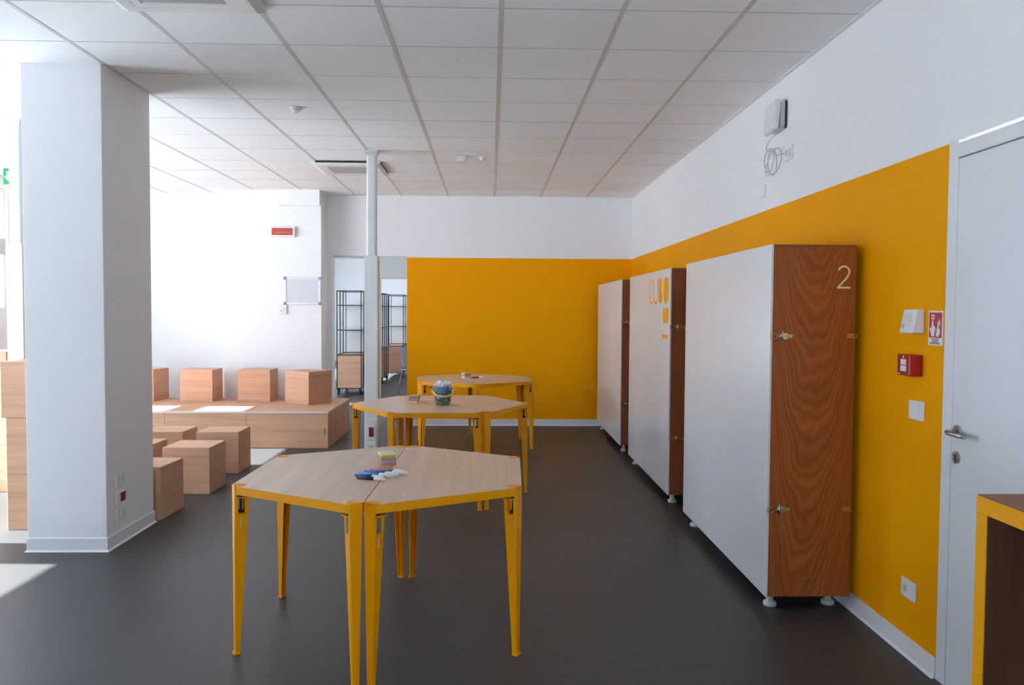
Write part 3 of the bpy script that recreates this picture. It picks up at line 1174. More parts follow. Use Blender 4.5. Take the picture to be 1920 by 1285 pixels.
# platform: modules with a pale-edged top board
PX = [(-2.638, -1.758), (-3.513, -2.640), (-4.390, -3.515)]
PYS = [(8.862, 9.292), (9.294, 9.784), (9.786, 10.20)]
PH = 0.380
colname = ['right', 'middle', 'left']
rowname = ['front', 'centre', 'rear']
for ci, (x0, x1) in enumerate(PX):
    for ri, (y0, y1) in enumerate(PYS):
        w_, d_ = x1 - x0, y1 - y0
        o = empty('platform_module', ((x0 + x1) / 2, (y0 + y1) / 2, 0))
        lb = {(0, 0): 'right front box of the low plywood platform, with a small dark slot',
              (0, 1): 'centre box on the right end of the low plywood platform',
              (0, 2): 'rear box on the right end of the low plywood platform, next to the doorway',
              (1, 0): 'middle front box of the low plywood platform, behind the floor cubes',
              (2, 0): 'left front box of the low plywood platform, beside the column'}.get((ci, ri))
        if lb is None:
            lb = '%s %s box of the low plywood platform, only its top showing' % (colname[ci], rowname[ri])
        tag(o, lb, 'platform', 'boxes of the low platform')
        for n_, e, p, ww, hh in (('front_panel', (math.pi / 2, 0, 0), (0, -d_ / 2, PH / 2), w_, PH), ('back_panel', (math.pi / 2, 0, math.pi), (0, d_ / 2, PH / 2), w_, PH),
                                 ('side_panel', (math.pi / 2, 0, math.pi / 2), (w_ / 2, 0, PH / 2), d_, PH), ('side_panel', (math.pi / 2, 0, -math.pi / 2), (-w_ / 2, 0, PH / 2), d_, PH)):
            q = put(n_, panel_mesh(ww, hh, 0.015, 'okoume_ply', n_), o, p)
            q.rotation_euler = e
        tp = MB().box(-w_ / 2, w_ / 2, -d_ / 2 - (0.004 if ri == 0 else 0), d_ / 2, PH + 0.001, PZ - 0.0005).build('top_panel', 'okoume_ply', o)
        if ri == 0:
            MB().box(-w_ / 2, w_ / 2, -d_ / 2 - 0.006, -d_ / 2 - 0.004, PH + 0.001, PZ - 0.0006).build('top_edge', 'pale_ply_edge', tp)
        if ci == 0:
            MB().box(w_ / 2, w_ / 2 + 0.003, -d_ / 2, d_ / 2, PH + 0.001, PZ - 0.0006).build('top_edge', 'pale_ply_edge', tp)
            zz = 0.214 if ri == 1 else 0.20
            if ri in (1, 2):
                MB().rbox(w_ / 2 - 0.004, w_ / 2 + 0.0015, -d_ / 2 + 0.004, -d_ / 2 + 0.040, zz - 0.022, zz + 0.022, 0.0007, 1).build('finger_hole', 'black_plastic', o)
            if ri == 0:
                MB().rbox(w_ / 2 - 0.040, w_ / 2 - 0.031, -d_ / 2 - 0.0012, -d_ / 2 + 0.004, 0.150, 0.222, 0.0006, 1).build('finger_hole', 'inner_brown', o)


# ================================================================== POLES
def pole(x, y, label, plates):
    o = empty('service_pole', (x, y, 0))
    tag(o, label, 'pole', 'grey service poles')
    m = MB()
    r = 0.046
    poly = []
    for cx, cy, a0 in ((r - 0.02, r - 0.02, 0), (-r + 0.02, r - 0.02, 90), (-r + 0.02, -r + 0.02, 180), (r - 0.02, -r + 0.02, 270)):
        poly += [(cx + 0.02 * math.cos(math.radians(a0 + t)), cy + 0.02 * math.sin(math.radians(a0 + t))) for t in (0, 30, 60, 90)]
    m.prism(poly, 2.0, CEIL - 0.001)
    m.build('shaft', 'pole_paint', o)
    MB().rbox(-0.062, 0.062, -0.062, 0.062, 0.0, 2.018, 0.006, 2).build('casing', 'pole_paint', o)
    MB().box(0.050, 0.0632, -0.0632, 0.063, 0.0, 2.010).build('edge_strip', 'pole_edge', o)
    MB().box(-0.0632, -0.050, -0.0632, 0.063, 0.0, 2.010).build('edge_strip', 'white_trim', o)  # white strip paints the daylight catching the casing's left edge into the colour
    MB().hexa([(-0.048, -0.048, CEIL - 0.045), (0.048, -0.048, CEIL - 0.045), (0.048, 0.048, CEIL - 0.045), (-0.048, 0.048, CEIL - 0.045),
               (-0.063, -0.063, CEIL - 0.012), (0.063, -0.063, CEIL - 0.012), (0.063, 0.063, CEIL - 0.012), (-0.063, 0.063, CEIL - 0.012)]) \
        .box(-0.063, 0.063, -0.063, 0.063, CEIL - 0.012, CEIL - 0.001).build('ceiling_cap', 'aluminium', o)
    if plates:
        for z, mt in ((0.365, 'dark_red'), (0.20, 'socket_grey')):
            pl = MB().rbox(-0.045, 0.045, -0.071, -0.062, z - 0.075, z + 0.075, 0.003, 2).build('socket_plate', 'white_plastic', o)
            MB().rbox(-0.020, 0.026, -0.0735, -0.070, z - 0.045, z + 0.045, 0.001, 1).build('socket_insert', mt, pl)
        MB().box(-0.050, 0.050, -0.0645, -0.062, 0.475, 0.50).build('cover_joint', 'white_plastic', o)
    return o


pole(-1.114, 7.70, 'pale grey service pole beside the middle table, with a red socket low down', True)
pole(-3.765, 6.618, 'pale blue-grey service pole at the left edge, behind the stacked cubes', False)


# ================================================================== CEILING FITTINGS
def cassette(cx, cy, label, open_):
    o = empty('air_cassette', (cx, cy, CEIL))
    tag(o, label, 'air conditioner', 'ceiling air cassettes')
    hw = 0.345
    m = MB()
    # dished frame: outer slope to a flat ring
    def ring(h, z):
        return [m.bm.verts.new(c) for c in ((-h, -h, z), (h, -h, z), (h, h, z), (-h, h, z))]
    rs = [ring(hw, -0.002), ring(hw, -0.022), ring(hw - 0.035, -0.040), ring(0.205, -0.040), ring(0.195, -0.034)]
    for i in range(len(rs) - 1):
        for k in range(4):
            l = (k + 1) % 4
            m._face([rs[i][k], rs[i][l], rs[i + 1][l], rs[i + 1][k]])
    m.build('frame', 'white_plastic', o)
    MB().box(-0.196, 0.196, -0.196, 0.196, -0.036, -0.030).build('grille', 'perforated_grille', o)
    for k in range(4):
        if open_:      # lowered panel: dark gap along each side
            f = MB().box(-0.30, 0.30, -hw - 0.0015, -hw + 0.02, -0.020, -0.002).build('air_slot', 'black_plastic', o)
        else:
            f = MB().box(-0.24, 0.24, -hw + 0.045, -hw + 0.095, -0.0415, -0.038).build('louvre', 'white_plastic', o)
        f.rotation_euler = (0, 0, k * math.pi / 2)
    return o


cassette(GX - 1.5 * -0 + T * -2.5, GY + T * -0.5 + 0.0, 'square white air cassette at the top edge of the picture', False)
cassette(GX + T * -2.5, GY + T * 7.5, 'square white air cassette behind the grey service pole', True)


def detector(x, y, r, label):
    o = empty('ceiling_detector', (x, y, CEIL))
    tag(o, label, 'detector', 'white ceiling detectors')
    MB().lathe([(0.0, -0.001), (r, -0.001), (r, -0.010), (r * 0.85, -0.014), (0.0, -0.014)], 24).build('base', 'white_plastic', o)
    MB().lathe([(r * 0.62, -0.014), (r * 0.62, -0.026), (r * 0.45, -0.036), (0.0, -0.038)], 24).build('head', 'white_plastic', o)
    MB().cyl((0, 0, -0.040), (0, 0, -0.037), r * 0.12, seg=12).build('lens', 'socket_grey', o)
    return o


detector(-1.436, 6.087, 0.045, 'small white ceiling detector nearest the column')
d2 = detector(-0.262, 7.93, 0.055, 'larger of the two small ceiling detectors right of the grey pole')
MB().rbox(-0.075, 0.02, -0.035, 0.035, -0.052, -0.012, 0.014, 3).build('side_housing', 'white_plastic', d2)
detector(-0.085, 7.92, 0.038, 'smaller of the two small ceiling detectors right of the grey pole')


# ================================================================== RIGHT WALL FITTINGS (x out of wall is negative)
def wallbox(name, y0, y1, z0, z1, t, mat, parent=None, r=0.004, x=XR):
    return MB().rbox(x - t, x, y0, y1, z0, z1, min(r, t * 0.45), 2).build(name, mat, parent)


# white siren, tapering to the top
s = empty('alarm_sounder', (XR, 3.47, 1.477))
tag(s, 'white alarm sounder above the red call point on the yellow wall', 'alarm')
MB().hexa([(-0.055, -0.056, -0.052), (0, -0.056, -0.052), (0, 0.056, -0.052), (-0.055, 0.056, -0.052),
           (-0.036, -0.056, 0.052), (0, -0.056, 0.052), (0, 0.056, 0.052), (-0.036, 0.056, 0.052)]).build('housing', 'white_plastic', s, bevel=0.006)
MB().box(-0.0545, -0.045, 0.022, 0.040, -0.030, -0.012).build('emblem', 'socket_grey', s)
for k in range(3):
    MB().box(-0.047, -0.043, -0.030, 0.010, 0.002 + k * 0.012, 0.005 + k * 0.012).build('sound_slot', 'socket_grey', s)

# red manual call point
s = empty('fire_call_point', (XR, 3.475, 1.287))
tag(s, 'red manual fire call point on the yellow wall', 'alarm')
MB().rbox(-0.058, 0, -0.052, 0.052, -0.046, 0.046, 0.004, 2).build('housing', 'red_plastic', s)
MB().box(-0.0595, -0.056, -0.026, 0.022, -0.026, -0.002).build('break_glass', 'white_plastic', s)
MB().box(-0.0595, -0.056, -0.026, 0.022, 0.002, 0.026).build('break_glass', 'white_plastic', s)
MB().box(-0.0593, -0.056, 0.024, 0.036, -0.030, 0.030).build('side_strip', 'dark_red', s)
MB().box(-0.0593, -0.056, 0.026, 0.044, -0.041, -0.036).build('maker_mark', 'cream_vinyl', s)
MB().shape(arc(0.0, 0.036, 0.006, 0.006, 0, 360, 12)[:-1], 0.0008, lambda a, b, d: (-0.0578 - d, a, b)).build('house_symbol', 'cream_vinyl', s)

# fire sign: white plate, red field, hand, button and flames, three lines of print
s = empty('fire_alarm_sign', (XR, 3.328, 1.451))
tag(s, 'red and white fire alarm sign with hand and flames beside the door', 'sign')
MB().box(-0.002, 0, -0.054, 0.054, -0.072, 0.072).build('plate', 'white_plastic', s)
MB().box(-0.003, -0.002, -0.047, 0.047, -0.040, 0.064).build('red_field', 'red_print', s)
# the plate is seen with +y to the left: a = -y runs to the right
SP = lambda a, b, d: (-0.003 - d, -a, b)
MB().shape([(-0.030, 0.036), (-0.030, 0.056), (-0.008, 0.056), (-0.008, 0.036)], 0.0006, SP).build('button_symbol', 'white_plastic', s)
MB().shape(arc(-0.019, 0.046, 0.006, 0.006, 0, 360, 14)[:-1], 0.001, SP).build('button_centre', 'red_print', s)
hand = [(-0.023, 0.032), (-0.015, 0.032), (-0.014, 0.010), (-0.003, 0.006), (0.001, -0.002), (-0.001, -0.018), (-0.006, -0.026), (-0.006, -0.035), (-0.030, -0.035), (-0.031, -0.024),
        (-0.040, -0.010), (-0.041, 0.000), (-0.036, 0.004), (-0.030, -0.004), (-0.026, 0.006)]
MB().shape(hand, 0.0006, SP).build('hand_symbol', 'white_plastic', s)
flame = [(0.008, -0.035), (0.026, -0.035), (0.036, -0.024), (0.037, -0.006), (0.031, 0.010), (0.033, -0.008), (0.026, 0.002), (0.024, 0.018), (0.026, 0.034), (0.018, 0.024), (0.016, 0.008), (0.018, -0.006), (0.011, 0.000), (0.012, -0.016), (0.007, -0.022)]
MB().shape(flame, 0.0006, SP).build('flame_symbol', 'white_plastic', s)
MB().shape([(0.026, 0.020), (0.034, 0.008), (0.039, 0.018), (0.034, 0.032), (0.030, 0.046), (0.030, 0.030)], 0.0006, SP).build('flame_symbol', 'white_plastic', s)
for k, tx in enumerate(('PULSANTE', 'ALLARME', 'ANTINCENDIO')):
    t = put('lettering', text_mesh(tx, 0.0115, extrude=0.0003), s, (-0.0023, 0, -0.0475 - k * 0.0085))
    t.data.materials.append(MATS['ink'])
    t.rotation_euler = Euler((math.radians(90), 0, math.radians(-90)), 'XYZ')


def plate(y, z, w, h, label, kind, x=XR):
    s = empty('wall_switch' if kind == 'switch' else 'wall_socket', (x, y, z))
    tag(s, label, 'switch' if kind == 'switch' else 'socket')
    MB().rbox(-0.009, 0, -w / 2, w / 2, -h / 2, h / 2, 0.003, 2).build('cover_plate', 'white_plastic', s)
    if kind == 'switch':
        for k in (-1, 1):
            MB().rbox(-0.0115, -0.006, k * 0.0135 - 0.0125, k * 0.0135 + 0.0125, -0.026, 0.026, 0.001, 1).build('rocker', 'white_trim', s)
    else:
        MB().cyl((-0.0092, 0.022, 0.0), (-0.0105, 0.022, 0.0), 0.020, seg=22).build('socket_face', 'socket_grey', s)
        for dz in (-0.008, 0.0, 0.008):
            MB().cyl((-0.0104, 0.022, dz), (-0.0112, 0.022, dz), 0.0028, seg=8).build('pin_hole', 'black_plastic', s)
        MB().rbox(-0.0105, -0.006, -0.030, -0.006, -0.028, 0.028, 0.001, 1).build('blank_insert', 'white_trim', s)
    return s


plate(3.455, 1.092, 0.120, 0.084, 'white double light switch under the red call point', 'switch')
plate(3.482, 0.300, 0.120, 0.084, 'white wall socket low on the yellow wall near the door', 'socket')

# router, its cable coil and plate up on the white wall
s = empty('wireless_router', (XR, 5.19, 2.75))
tag(s, 'white wireless access point tilted out from the wall near the ceiling', 'router')
b = MB().rbox(-0.040, 0.0, -0.110, 0.130, -0.095, 0.095, 0.016, 3).build('shell', 'white_plastic', s, (-0.038, 0, 0))
b.rotation_euler = (0, math.radians(4), math.radians(-4))
MB().rbox(-0.040, 0.0, -0.095, 0.105, -0.080, 0.080, 0.012, 2).build('back_mount', 'socket_grey', s)
MB().rbox(-0.012, -0.002, -0.102, -0.090, -0.085, 0.085, 0.003, 2).build('port_strip', 'black_plastic', s)
m = MB()
pts = []
cyc, czc = 5.215, 2.47
pts += [(XR - 0.040, 5.09, 2.640), (XR - 0.070, 5.15, 2.62), (XR - 0.075, 5.25, 2.57)]
for i in range(0, 61):
    a = math.radians(70 + i * 18)
    rr = 0.100 + 0.012 * math.sin(i * 0.33)
    pts.append((XR - 0.05 - 0.02 * math.sin(i * 0.21), cyc + rr * math.cos(a) + 0.03 * math.sin(i * 0.16), czc + rr * 0.82 * math.sin(a)))
pts += [(XR - 0.05, 5.12, 2.50), (XR - 0.03, 5.06, 2.50)]
def smooth(p, k=4):
    p = [Vector(q) for q in p]
    out = []
    for i in range(len(p) - 1):
        a, b, c, d = p[max(i - 1, 0)], p[i], p[i + 1], p[min(i + 2, len(p) - 1)]
        for j in range(k):
            t = j / k
            out.append(0.5 * ((2 * b) + (c - a) * t + (2 * a - 5 * b + 4 * c - d) * t * t + (3 * b - a - 3 * c + d) * t ** 3))
    return out + [p[-1]]


cb_ = MB().tube(smooth(pts), 0.0035, 6).build('network_cable', 'socket_grey')
tag(cb_, 'thin grey cable looped in a coil under the access point', 'cable')
s = empty('network_outlet', (XR, 5.032, 2.50))
tag(s, 'white network outlet plate beside the cable coil', 'socket')
MB().rbox(-0.010, 0, -0.062, 0.062, -0.044, 0.044, 0.003, 2).build('cover_plate', 'white_plastic', s)
MB().rbox(-0.030, -0.008, 0.004, 0.030, -0.012, 0.012, 0.003, 1).build('plug', 'white_trim', s)
MB().rbox(-0.0125, -0.008, -0.040, -0.010, -0.024, 0.024, 0.001, 1).build('blank_insert', 'socket_grey', s)
s = empty('blank_plate', (XR, 5.528, 2.328))
tag(s, 'white blank cover plate just above the yellow field, below the cable coil', 'cover plate')
MB().rbox(-0.008, 0, -0.064, 0.064, -0.042, 0.042, 0.003, 2).build('cover_plate', 'white_paint', s)
s = empty('blank_plate', (-0.42, YB, 2.325))
tag(s, 'white blank cover plate above the yellow field on the back wall', 'cover plate')
MB().rbox(-0.062, 0.062, -0.008, 0, -0.040, 0.040, 0.003, 2).build('cover_plate', 'white_paint', s)

# column plates on its right face
for z, y, mt, lb in ((0.417, 5.253, 'socket_grey', 'top one of three white sockets on the column, above the red one'),
                     (0.300, 5.253, 'dark_red', 'white socket plate with a red insert on the column'),
                     (0.194, 5.257, 'socket_grey', 'lowest of three white sockets on the column, just above the skirting')):
    s = empty('wall_socket', (CX1, y, z))
    tag(s, lb, 'socket', 'sockets on the column')
    MB().rbox(0, 0.009, -0.062, 0.062, -0.043, 0.043, 0.003, 2).build('cover_plate', 'white_plastic', s)
    MB().rbox(0.006, 0.0115, -0.012, 0.052, -0.028, 0.028, 0.001, 1).build('insert', mt if mt == 'dark_red' else 'white_trim', s)
    if mt != 'dark_red':
        for dz in (-0.010, 0.0, 0.010):
            MB().cyl((0.0114, 0.026, dz), (0.0122, 0.026, dz), 0.004, seg=8).build('pin_hole', 'ink', s)
    MB().box(0.0088, 0.0096, -0.016, -0.012, -0.030, 0.030).build('joint', 'socket_grey', s)

# pier: red light box, framed notice, small plate
s = empty('alarm_light_sign', (-2.585, PY, 2.478))
tag(s, 'white light box with a red panel high on the white pier', 'sign')
MB().rbox(-0.152, 0.152, -0.055, 0, -0.068, 0.062, 0.006, 2).build('housing', 'white_plastic', s)
MB().box(-0.130, 0.128, -0.058, -0.054, -0.046, 0.042).build('red_panel', 'sign_red', s)
for k, (a, b) in ((1, (-0.10, 0.10)),):
    MB().box(a, b, -0.0588, -0.0578, 0.012 - k * 0.028, 0.017 - k * 0.028).build('print_line', 'cream_vinyl' if k == 0 else 'yellow_vinyl', s)

s = empty('framed_notice', (-2.350, PY, 1.742))
tag(s, 'silver snap frame with a printed sheet and grey corners on the pier', 'notice')
hw, hh = 0.230, 0.170
MB().box(-hw + 0.02, hw - 0.02, -0.008, 0, -hh + 0.02, hh - 0.02).build('printed_sheet', 'printed_paper', s)
MB().rbox(-hw, hw, -0.014, 0, hh - 0.030, hh, 0.004, 2).build('frame_rail', 'aluminium', s)
MB().rbox(-hw, hw, -0.014, 0, -hh, -hh + 0.030, 0.004, 2).build('frame_rail', 'aluminium', s)
MB().rbox(-hw, -hw + 0.030, -0.0138, 0, -hh, hh, 0.004, 2).build('frame_rail', 'aluminium', s)
MB().rbox(hw - 0.030, hw, -0.0138, 0, -hh, hh, 0.004, 2).build('frame_rail', 'aluminium', s)
for sx in (-1, 1):
    for sz in (-1, 1):
        MB().rbox(sx * (hw - 0.014) - 0.02, sx * (hw - 0.014) + 0.02, -0.018, 0, sz * (hh - 0.014) - 0.02, sz * (hh - 0.014) + 0.02, 0.006, 2).build('corner_cap', 'grey_plastic', s)

s = empty('thermostat', (-2.588, PY, 1.507))
tag(s, 'small white thermostat below the left corner of the framed notice', 'thermostat')
MB().rbox(-0.045, 0.045, -0.026, 0, -0.058, 0.058, 0.005, 2).build('housing', 'white_plastic', s)
MB().box(-0.034, -0.014, -0.0268, -0.0255, -0.018, -0.012).build('print_line', 'ink', s)
MB().box(0.012, 0.030, -0.0268, -0.0255, 0.000, 0.020).build('display', 'socket_grey', s)

# green exit sign hanging from the ceiling
s = empty('exit_sign', (-4.29, 7.60, 2.708), math.radians(3))
tag(s, 'green hanging exit sign with a white arrow at the left edge of the picture', 'sign')
MB().rbox(-0.150, 0.150, -0.012, 0.012, -0.072, 0.072, 0.003, 2).build('panel', 'sign_green', s)
MB().box(-0.14, 0.14, -0.010, 0.010, 0.070, 0.092).build('top_rail', 'white_trim', s)
MB().box(-0.10, -0.09, -0.005, 0.005, 0.092, CEIL - 2.708 - 0.001).box(0.09, 0.10, -0.005, 0.005, 0.092, CEIL - 2.708 - 0.001).build('hanger', 'white_trim', s)
EP = lambda a, b, d: (a - 0.108, -0.012 - d, b)
MB().shape([(-0.010, 0.045), (-0.010, -0.002), (-0.032, -0.002), (0.0, -0.045), (0.032, -0.002), (0.010, -0.002), (0.010, 0.045)], 0.0008, EP).build('arrow', 'white_plastic', s)
MB().box(-0.01, 0.09, -0.0128, -0.011, -0.05, 0.05).build('door_symbol', 'white_plastic', s)


# ================================================================== THINGS ON THE TABLES
def note_block(x, y, rz, label, w=0.074, h=0.062, lean=0.0, cols=None):
    o = empty('sticky_note_block', (x, y, TZ), math.radians(rz))
    tag(o, label, 'note block', 'coloured sticky note blocks on the tables')
    cols = cols or ['note_orange', 'note_greyblue', 'note_pink', 'note_green', 'note_cream']
    n = len(cols)
    for k, c in enumerate(cols):
        z0, z1 = h * k / n, h * (k + 1) / n
        j = lean * k
        d = random.uniform(-0.0008, 0.0008)
        MB().box(-w / 2 + j + d, w / 2 + j + d, -w / 2, w / 2, z0, z1 - 0.0004).build('note_layer', c, o)
    return o


plain('note_orange', (0.80, 0.22, 0.06), 0.7)
plain('note_greyblue', (0.26, 0.42, 0.52), 0.7)
plain('note_pink', (0.78, 0.16, 0.24), 0.7)
plain('note_green', (0.34, 0.60, 0.09), 0.7)
plain('note_cream', (0.80, 0.72, 0.48), 0.7)
plain('note_magenta', (0.66, 0.10, 0.32), 0.7)
plain('note_lilac', (0.55, 0.42, 0.60), 0.7)
note_block(-0.512, 4.040, 22, 'sticky note block in five colours on the nearest table')
note_block(-0.632, 6.775, -8, 'sticky note block leaning sideways on the middle table beside the bucket', 0.076, 0.060, 0.0022, ['note_cream', 'note_orange', 'note_greyblue', 'note_magenta', 'note_green'])
note_block(-0.270, 9.20, 30, 'sticky note block on the farthest table', 0.078, 0.062, 0, ['note_cream', 'note_lilac', 'note_pink', 'note_green'])

for nm, c in (('pen_black', (0.035, 0.022, 0.028)), ('pen_violet', (0.03, 0.025, 0.34)), ('pen_sky', (0.06, 0.30, 0.60)), ('pen_blue', (0.02, 0.06, 0.42)), ('pen_red', (0.42, 0.06, 0.09)), ('pen_teal', (0.05, 0.30, 0.36))):
    plain(nm, c, 0.35)


def marker(p0, p1, colour, label, group, r=0.0075, lift=0.0, fat=False):
    """felt pen from coloured butt p0 to white cap end p1 on the table"""
    p0, p1 = Vector(p0), Vector(p1)
    L = (p1 - p0).length
    o = empty('felt_pen', (p0.x, p0.y, TZ + r + lift), math.atan2((p1 - p0).y, (p1 - p0).x))
    tag(o, label, 'pen', group)
    cp = L * 0.60
    MB().cyl((0.006, 0, 0), (cp, 0, 0), r, seg=14).cyl((0, 0, 0), (0.006, 0, 0), r * 0.7, r, seg=14).build('barrel', colour, o)
    c = MB().cyl((cp, 0, 0), (L - 0.008, 0, 0), r * 1.06 if not fat else r * 1.14, r * 1.0, seg=14).cyl((L - 0.008, 0, 0), (L, 0, 0), r * 0.95, r * 0.55, seg=14).build('cap', 'white_plastic', o)
    MB().box(cp + 0.004, L - 0.012, -0.002, 0.002, r * 0.9, r * 1.35).build('clip', 'white_plastic', c)
    return o


gp = 'felt pens on the nearest table'
marker((-0.600, 3.683), (-0.464, 3.630), 'pen_black', 'black felt pen, the frontmost of the row on the nearest table', gp)
marker((-0.617, 3.728), (-0.478, 3.672), 'pen_violet', 'violet-blue felt pen lying second from the front on the nearest table', gp)
marker((-0.606, 3.772), (-0.440, 3.700), 'pen_sky', 'light blue felt pen in the middle of the row on the nearest table', gp, 0.0085, fat=True)
marker((-0.586, 3.806), (-0.414, 3.730), 'pen_blue', 'dark blue felt pen behind the light blue one on the nearest table', gp, 0.0085, fat=True)
marker((-0.566, 3.842), (-0.380, 3.775), 'pen_red', 'red felt pen at the back of the row on the nearest table', gp)
marker((-0.530, 3.868), (-0.400, 3.805), 'pen_teal', 'dark teal felt pen, the rearmost by the note block on the nearest table', gp)
gp = 'felt pens on the farthest table'
marker((-0.215, 9.16), (-0.10, 9.22), 'pen_red', 'red felt pen on the farthest table', gp)
marker((-0.205, 9.19), (-0.075, 9.19), 'pen_violet', 'violet felt pen on the farthest table', gp)
marker((-0.195, 9.225), (-0.07, 9.26), 'pen_black', 'black felt pen on the farthest table', gp)

# clear bucket with coloured pieces
BX, BYY = -0.382, 6.60
o = empty('clear_bucket', (BX, BYY, TZ))
tag(o, 'clear plastic bucket with a yellow handle on the middle table', 'bucket')
MB().lathe([(0.0, 0.001), (0.068, 0.001), (0.072, 0.006), (0.090, 0.150), (0.0935, 0.152), (0.0935, 0.158), (0.088, 0.158), (0.070, 0.010), (0.0, 0.006)], 36).build('pail', 'clear_plastic', o)
hp = []
for i in range(0, 25):
    t = math.radians(-8 + 196 * i / 24)
    # handle hanging down on the front side
    hp.append((-0.094 * math.cos(t) , -0.098 * math.sin(t) * 0.93, 0.138 - 0.052 * math.sin(t) - 0.018 * (i / 24)))
m = MB()
for a, b in zip(hp[:-1], hp[1:]):
    a, b = Vector(a), Vector(b)
    m.hexa([a + Vector((0, 0, -0.008)), b + Vector((0, 0, -0.008)), b * 1.0 + Vector((0, -0.0035, -0.008)), a + Vector((0, -0.0035, -0.008)),
            a + Vector((0, 0, 0.008)), b + Vector((0, 0, 0.008)), b + Vector((0, -0.0035, 0.008)), a + Vector((0, -0.0035, 0.008))])
plain('bucket_yellow', (0.86, 0.52, 0.02), 0.35)
plain('toy_blue', (0.03, 0.24, 0.60), 0.35)
plain('toy_red', (0.52, 0.02, 0.03), 0.35)
plain('toy_green', (0.24, 0.40, 0.03), 0.35)
plain('toy_sky', (0.16, 0.46, 0.75), 0.35)
plain('toy_navy', (0.03, 0.12, 0.22), 0.35)
m.build('handle', 'bucket_yellow', o)
MB().cyl((-0.090, -0.004, 0.138), (-0.102, -0.004, 0.138), 0.013, seg=14).build('handle_hub', 'toy_red', o)
MB().cyl((0.090, 0.0, 0.120), (0.101, 0.0, 0.120), 0.011, seg=14).build('handle_hub', 'bucket_yellow', o)
rnd = random.Random(3)
cols = [('toy_green', 'green', 0), ('toy_blue', 'dark blue', 1), ('toy_sky', 'light blue', 1), ('toy_red', 'red', 1), ('toy_navy', 'navy', 1)]
bm_cache = {}
def brick_mesh(mt):
    if mt not in bm_cache:
        q = MB().box(-0.016, 0.016, -0.010, 0.010, -0.008, 0.008)
        for sx in (-1, 1):
            q.cyl((sx * 0.008, 0, 0.008), (sx * 0.008, 0, 0.012), 0.005, seg=8)
        bm_cache[mt] = q.mesh('toy_brick', mt)
    return bm_cache[mt]
k = 0
for lay in range(6):
    z = 0.018 + lay * 0.0215
    R = 0.068 + (z / 0.155) * 0.018
    for ring_n, rr in ((9, R - 0.021), (4, R - 0.050)):
        for i in range(ring_n):
            a = 2 * math.pi * (i + 0.5 * (lay % 2)) / ring_n + rnd.uniform(-0.1, 0.1)
            if lay == 0:
                mt, nm = ('toy_green', 'green')
            else:
                q = rnd.random()
                mt, nm = (('toy_sky', 'light blue') if q < 0.30 else ('toy_blue', 'dark blue') if q < 0.58 else ('toy_red', 'red') if q < 0.74 else ('toy_green', 'green') if q < 0.86 else ('toy_navy', 'navy'))
                if lay >= 4:
                    mt, nm = ('toy_sky', 'light blue') if q < 0.6 else ('toy_blue', 'dark blue')
            bo = put('toy_brick', brick_mesh(mt), None, (BX + rr * math.cos(a), BYY + rr * math.sin(a), TZ + z))
            bo.rotation_euler = (rnd.uniform(-0.5, 0.5), rnd.uniform(-0.45, 0.45), a + math.pi / 2 + rnd.uniform(-0.35, 0.35))
            tag(bo, 'one of the %s plastic pieces inside the clear bucket' % nm, 'toy brick', '%s pieces in the clear bucket' % nm)
# crumpled clear bag bulging over the rim
bag = bmesh.new()
bmesh.ops.create_icosphere(bag, subdivisions=4, radius=1.0)
for v in bag.verts:
    n = v.co.copy()
    f = 1 + 0.13 * math.sin(7 * n.x + 3 * n.z) * math.cos(6 * n.y + 2) + 0.09 * math.sin(13 * n.y + 9 * n.x) + 0.06 * math.sin(23 * n.z + 17 * n.x)
    pk = 0.55 * max(0, 1 - ((n.x - 0.35) ** 2 + n.y ** 2) / 0.035) + 0.45 * max(0, 1 - ((n.x - 0.72) ** 2 + n.y ** 2) / 0.04) + 0.4 * max(0, 1 - ((n.x + 0.3) ** 2 + n.y ** 2) / 0.12)
    v.co = Vector((n.x * 0.070 * f, n.y * 0.066 * f, n.z * 0.020 * f + (0.035 * pk if n.z > 0 else 0)))
for f in bag.faces:
    f.smooth = False
mb = MB()
mb.join(bag)
bg_o = mb.build('plastic_bag', 'clear_foil', None, (BX, BYY, TZ + 0.165))
tag(bg_o, 'crumpled whitish plastic bag bulging out of the bucket', 'bag')


# ================================================================== YELLOW-EDGED SHELF BOX BY THE DOOR
o = empty('open_shelf_box', (1.38, 2.25, 0))
tag(o, 'yellow-edged open brown shelf unit cut off at the lower right corner', 'shelf unit')
SW, SD, SH, ST = 0.46, 1.30, 1.0, 0.048      # x depth, y length (towards the viewer), height, board
def board(name, x0, x1, y0, y1, z0, z1):
    return MB().box(x0, x1, y0, y1, z0, z1).build(name, 'inner_brown', o)
tb = board('top_board', 0.003, SW, -SD, 0, SH - ST, SH)
MB().box(0.0, 0.003, -SD, 0.0, SH - ST, SH - 0.001).build('edge_band', 'yellow_edging', tb)
MB().box(0.003, SW, 0.0, 0.002, SH - ST, SH - 0.001).build('edge_band', 'yellow_edging', tb)
wt = MB().box(0.003, SW, -SD, 0, SH, SH + 0.0015).build('top_veneer', 'okoume_dark', tb)
for ya_, yb_ in ((-ST, 0), (-SD, -SD + ST)):
    sb = board('side_board', 0.003, SW, ya_, yb_, 0, SH - ST - 0.001)
    MB().box(0.0, 0.003, ya_, yb_, 0, SH - ST - 0.001).build('edge_band', 'yellow_edging', sb)
board('back_board', SW - 0.018, SW, -SD + ST, -ST, 0.02, SH - ST - 0.001)
board('bottom_board', 0.003, SW - 0.018, -SD + ST, -ST, 0.0, ST)


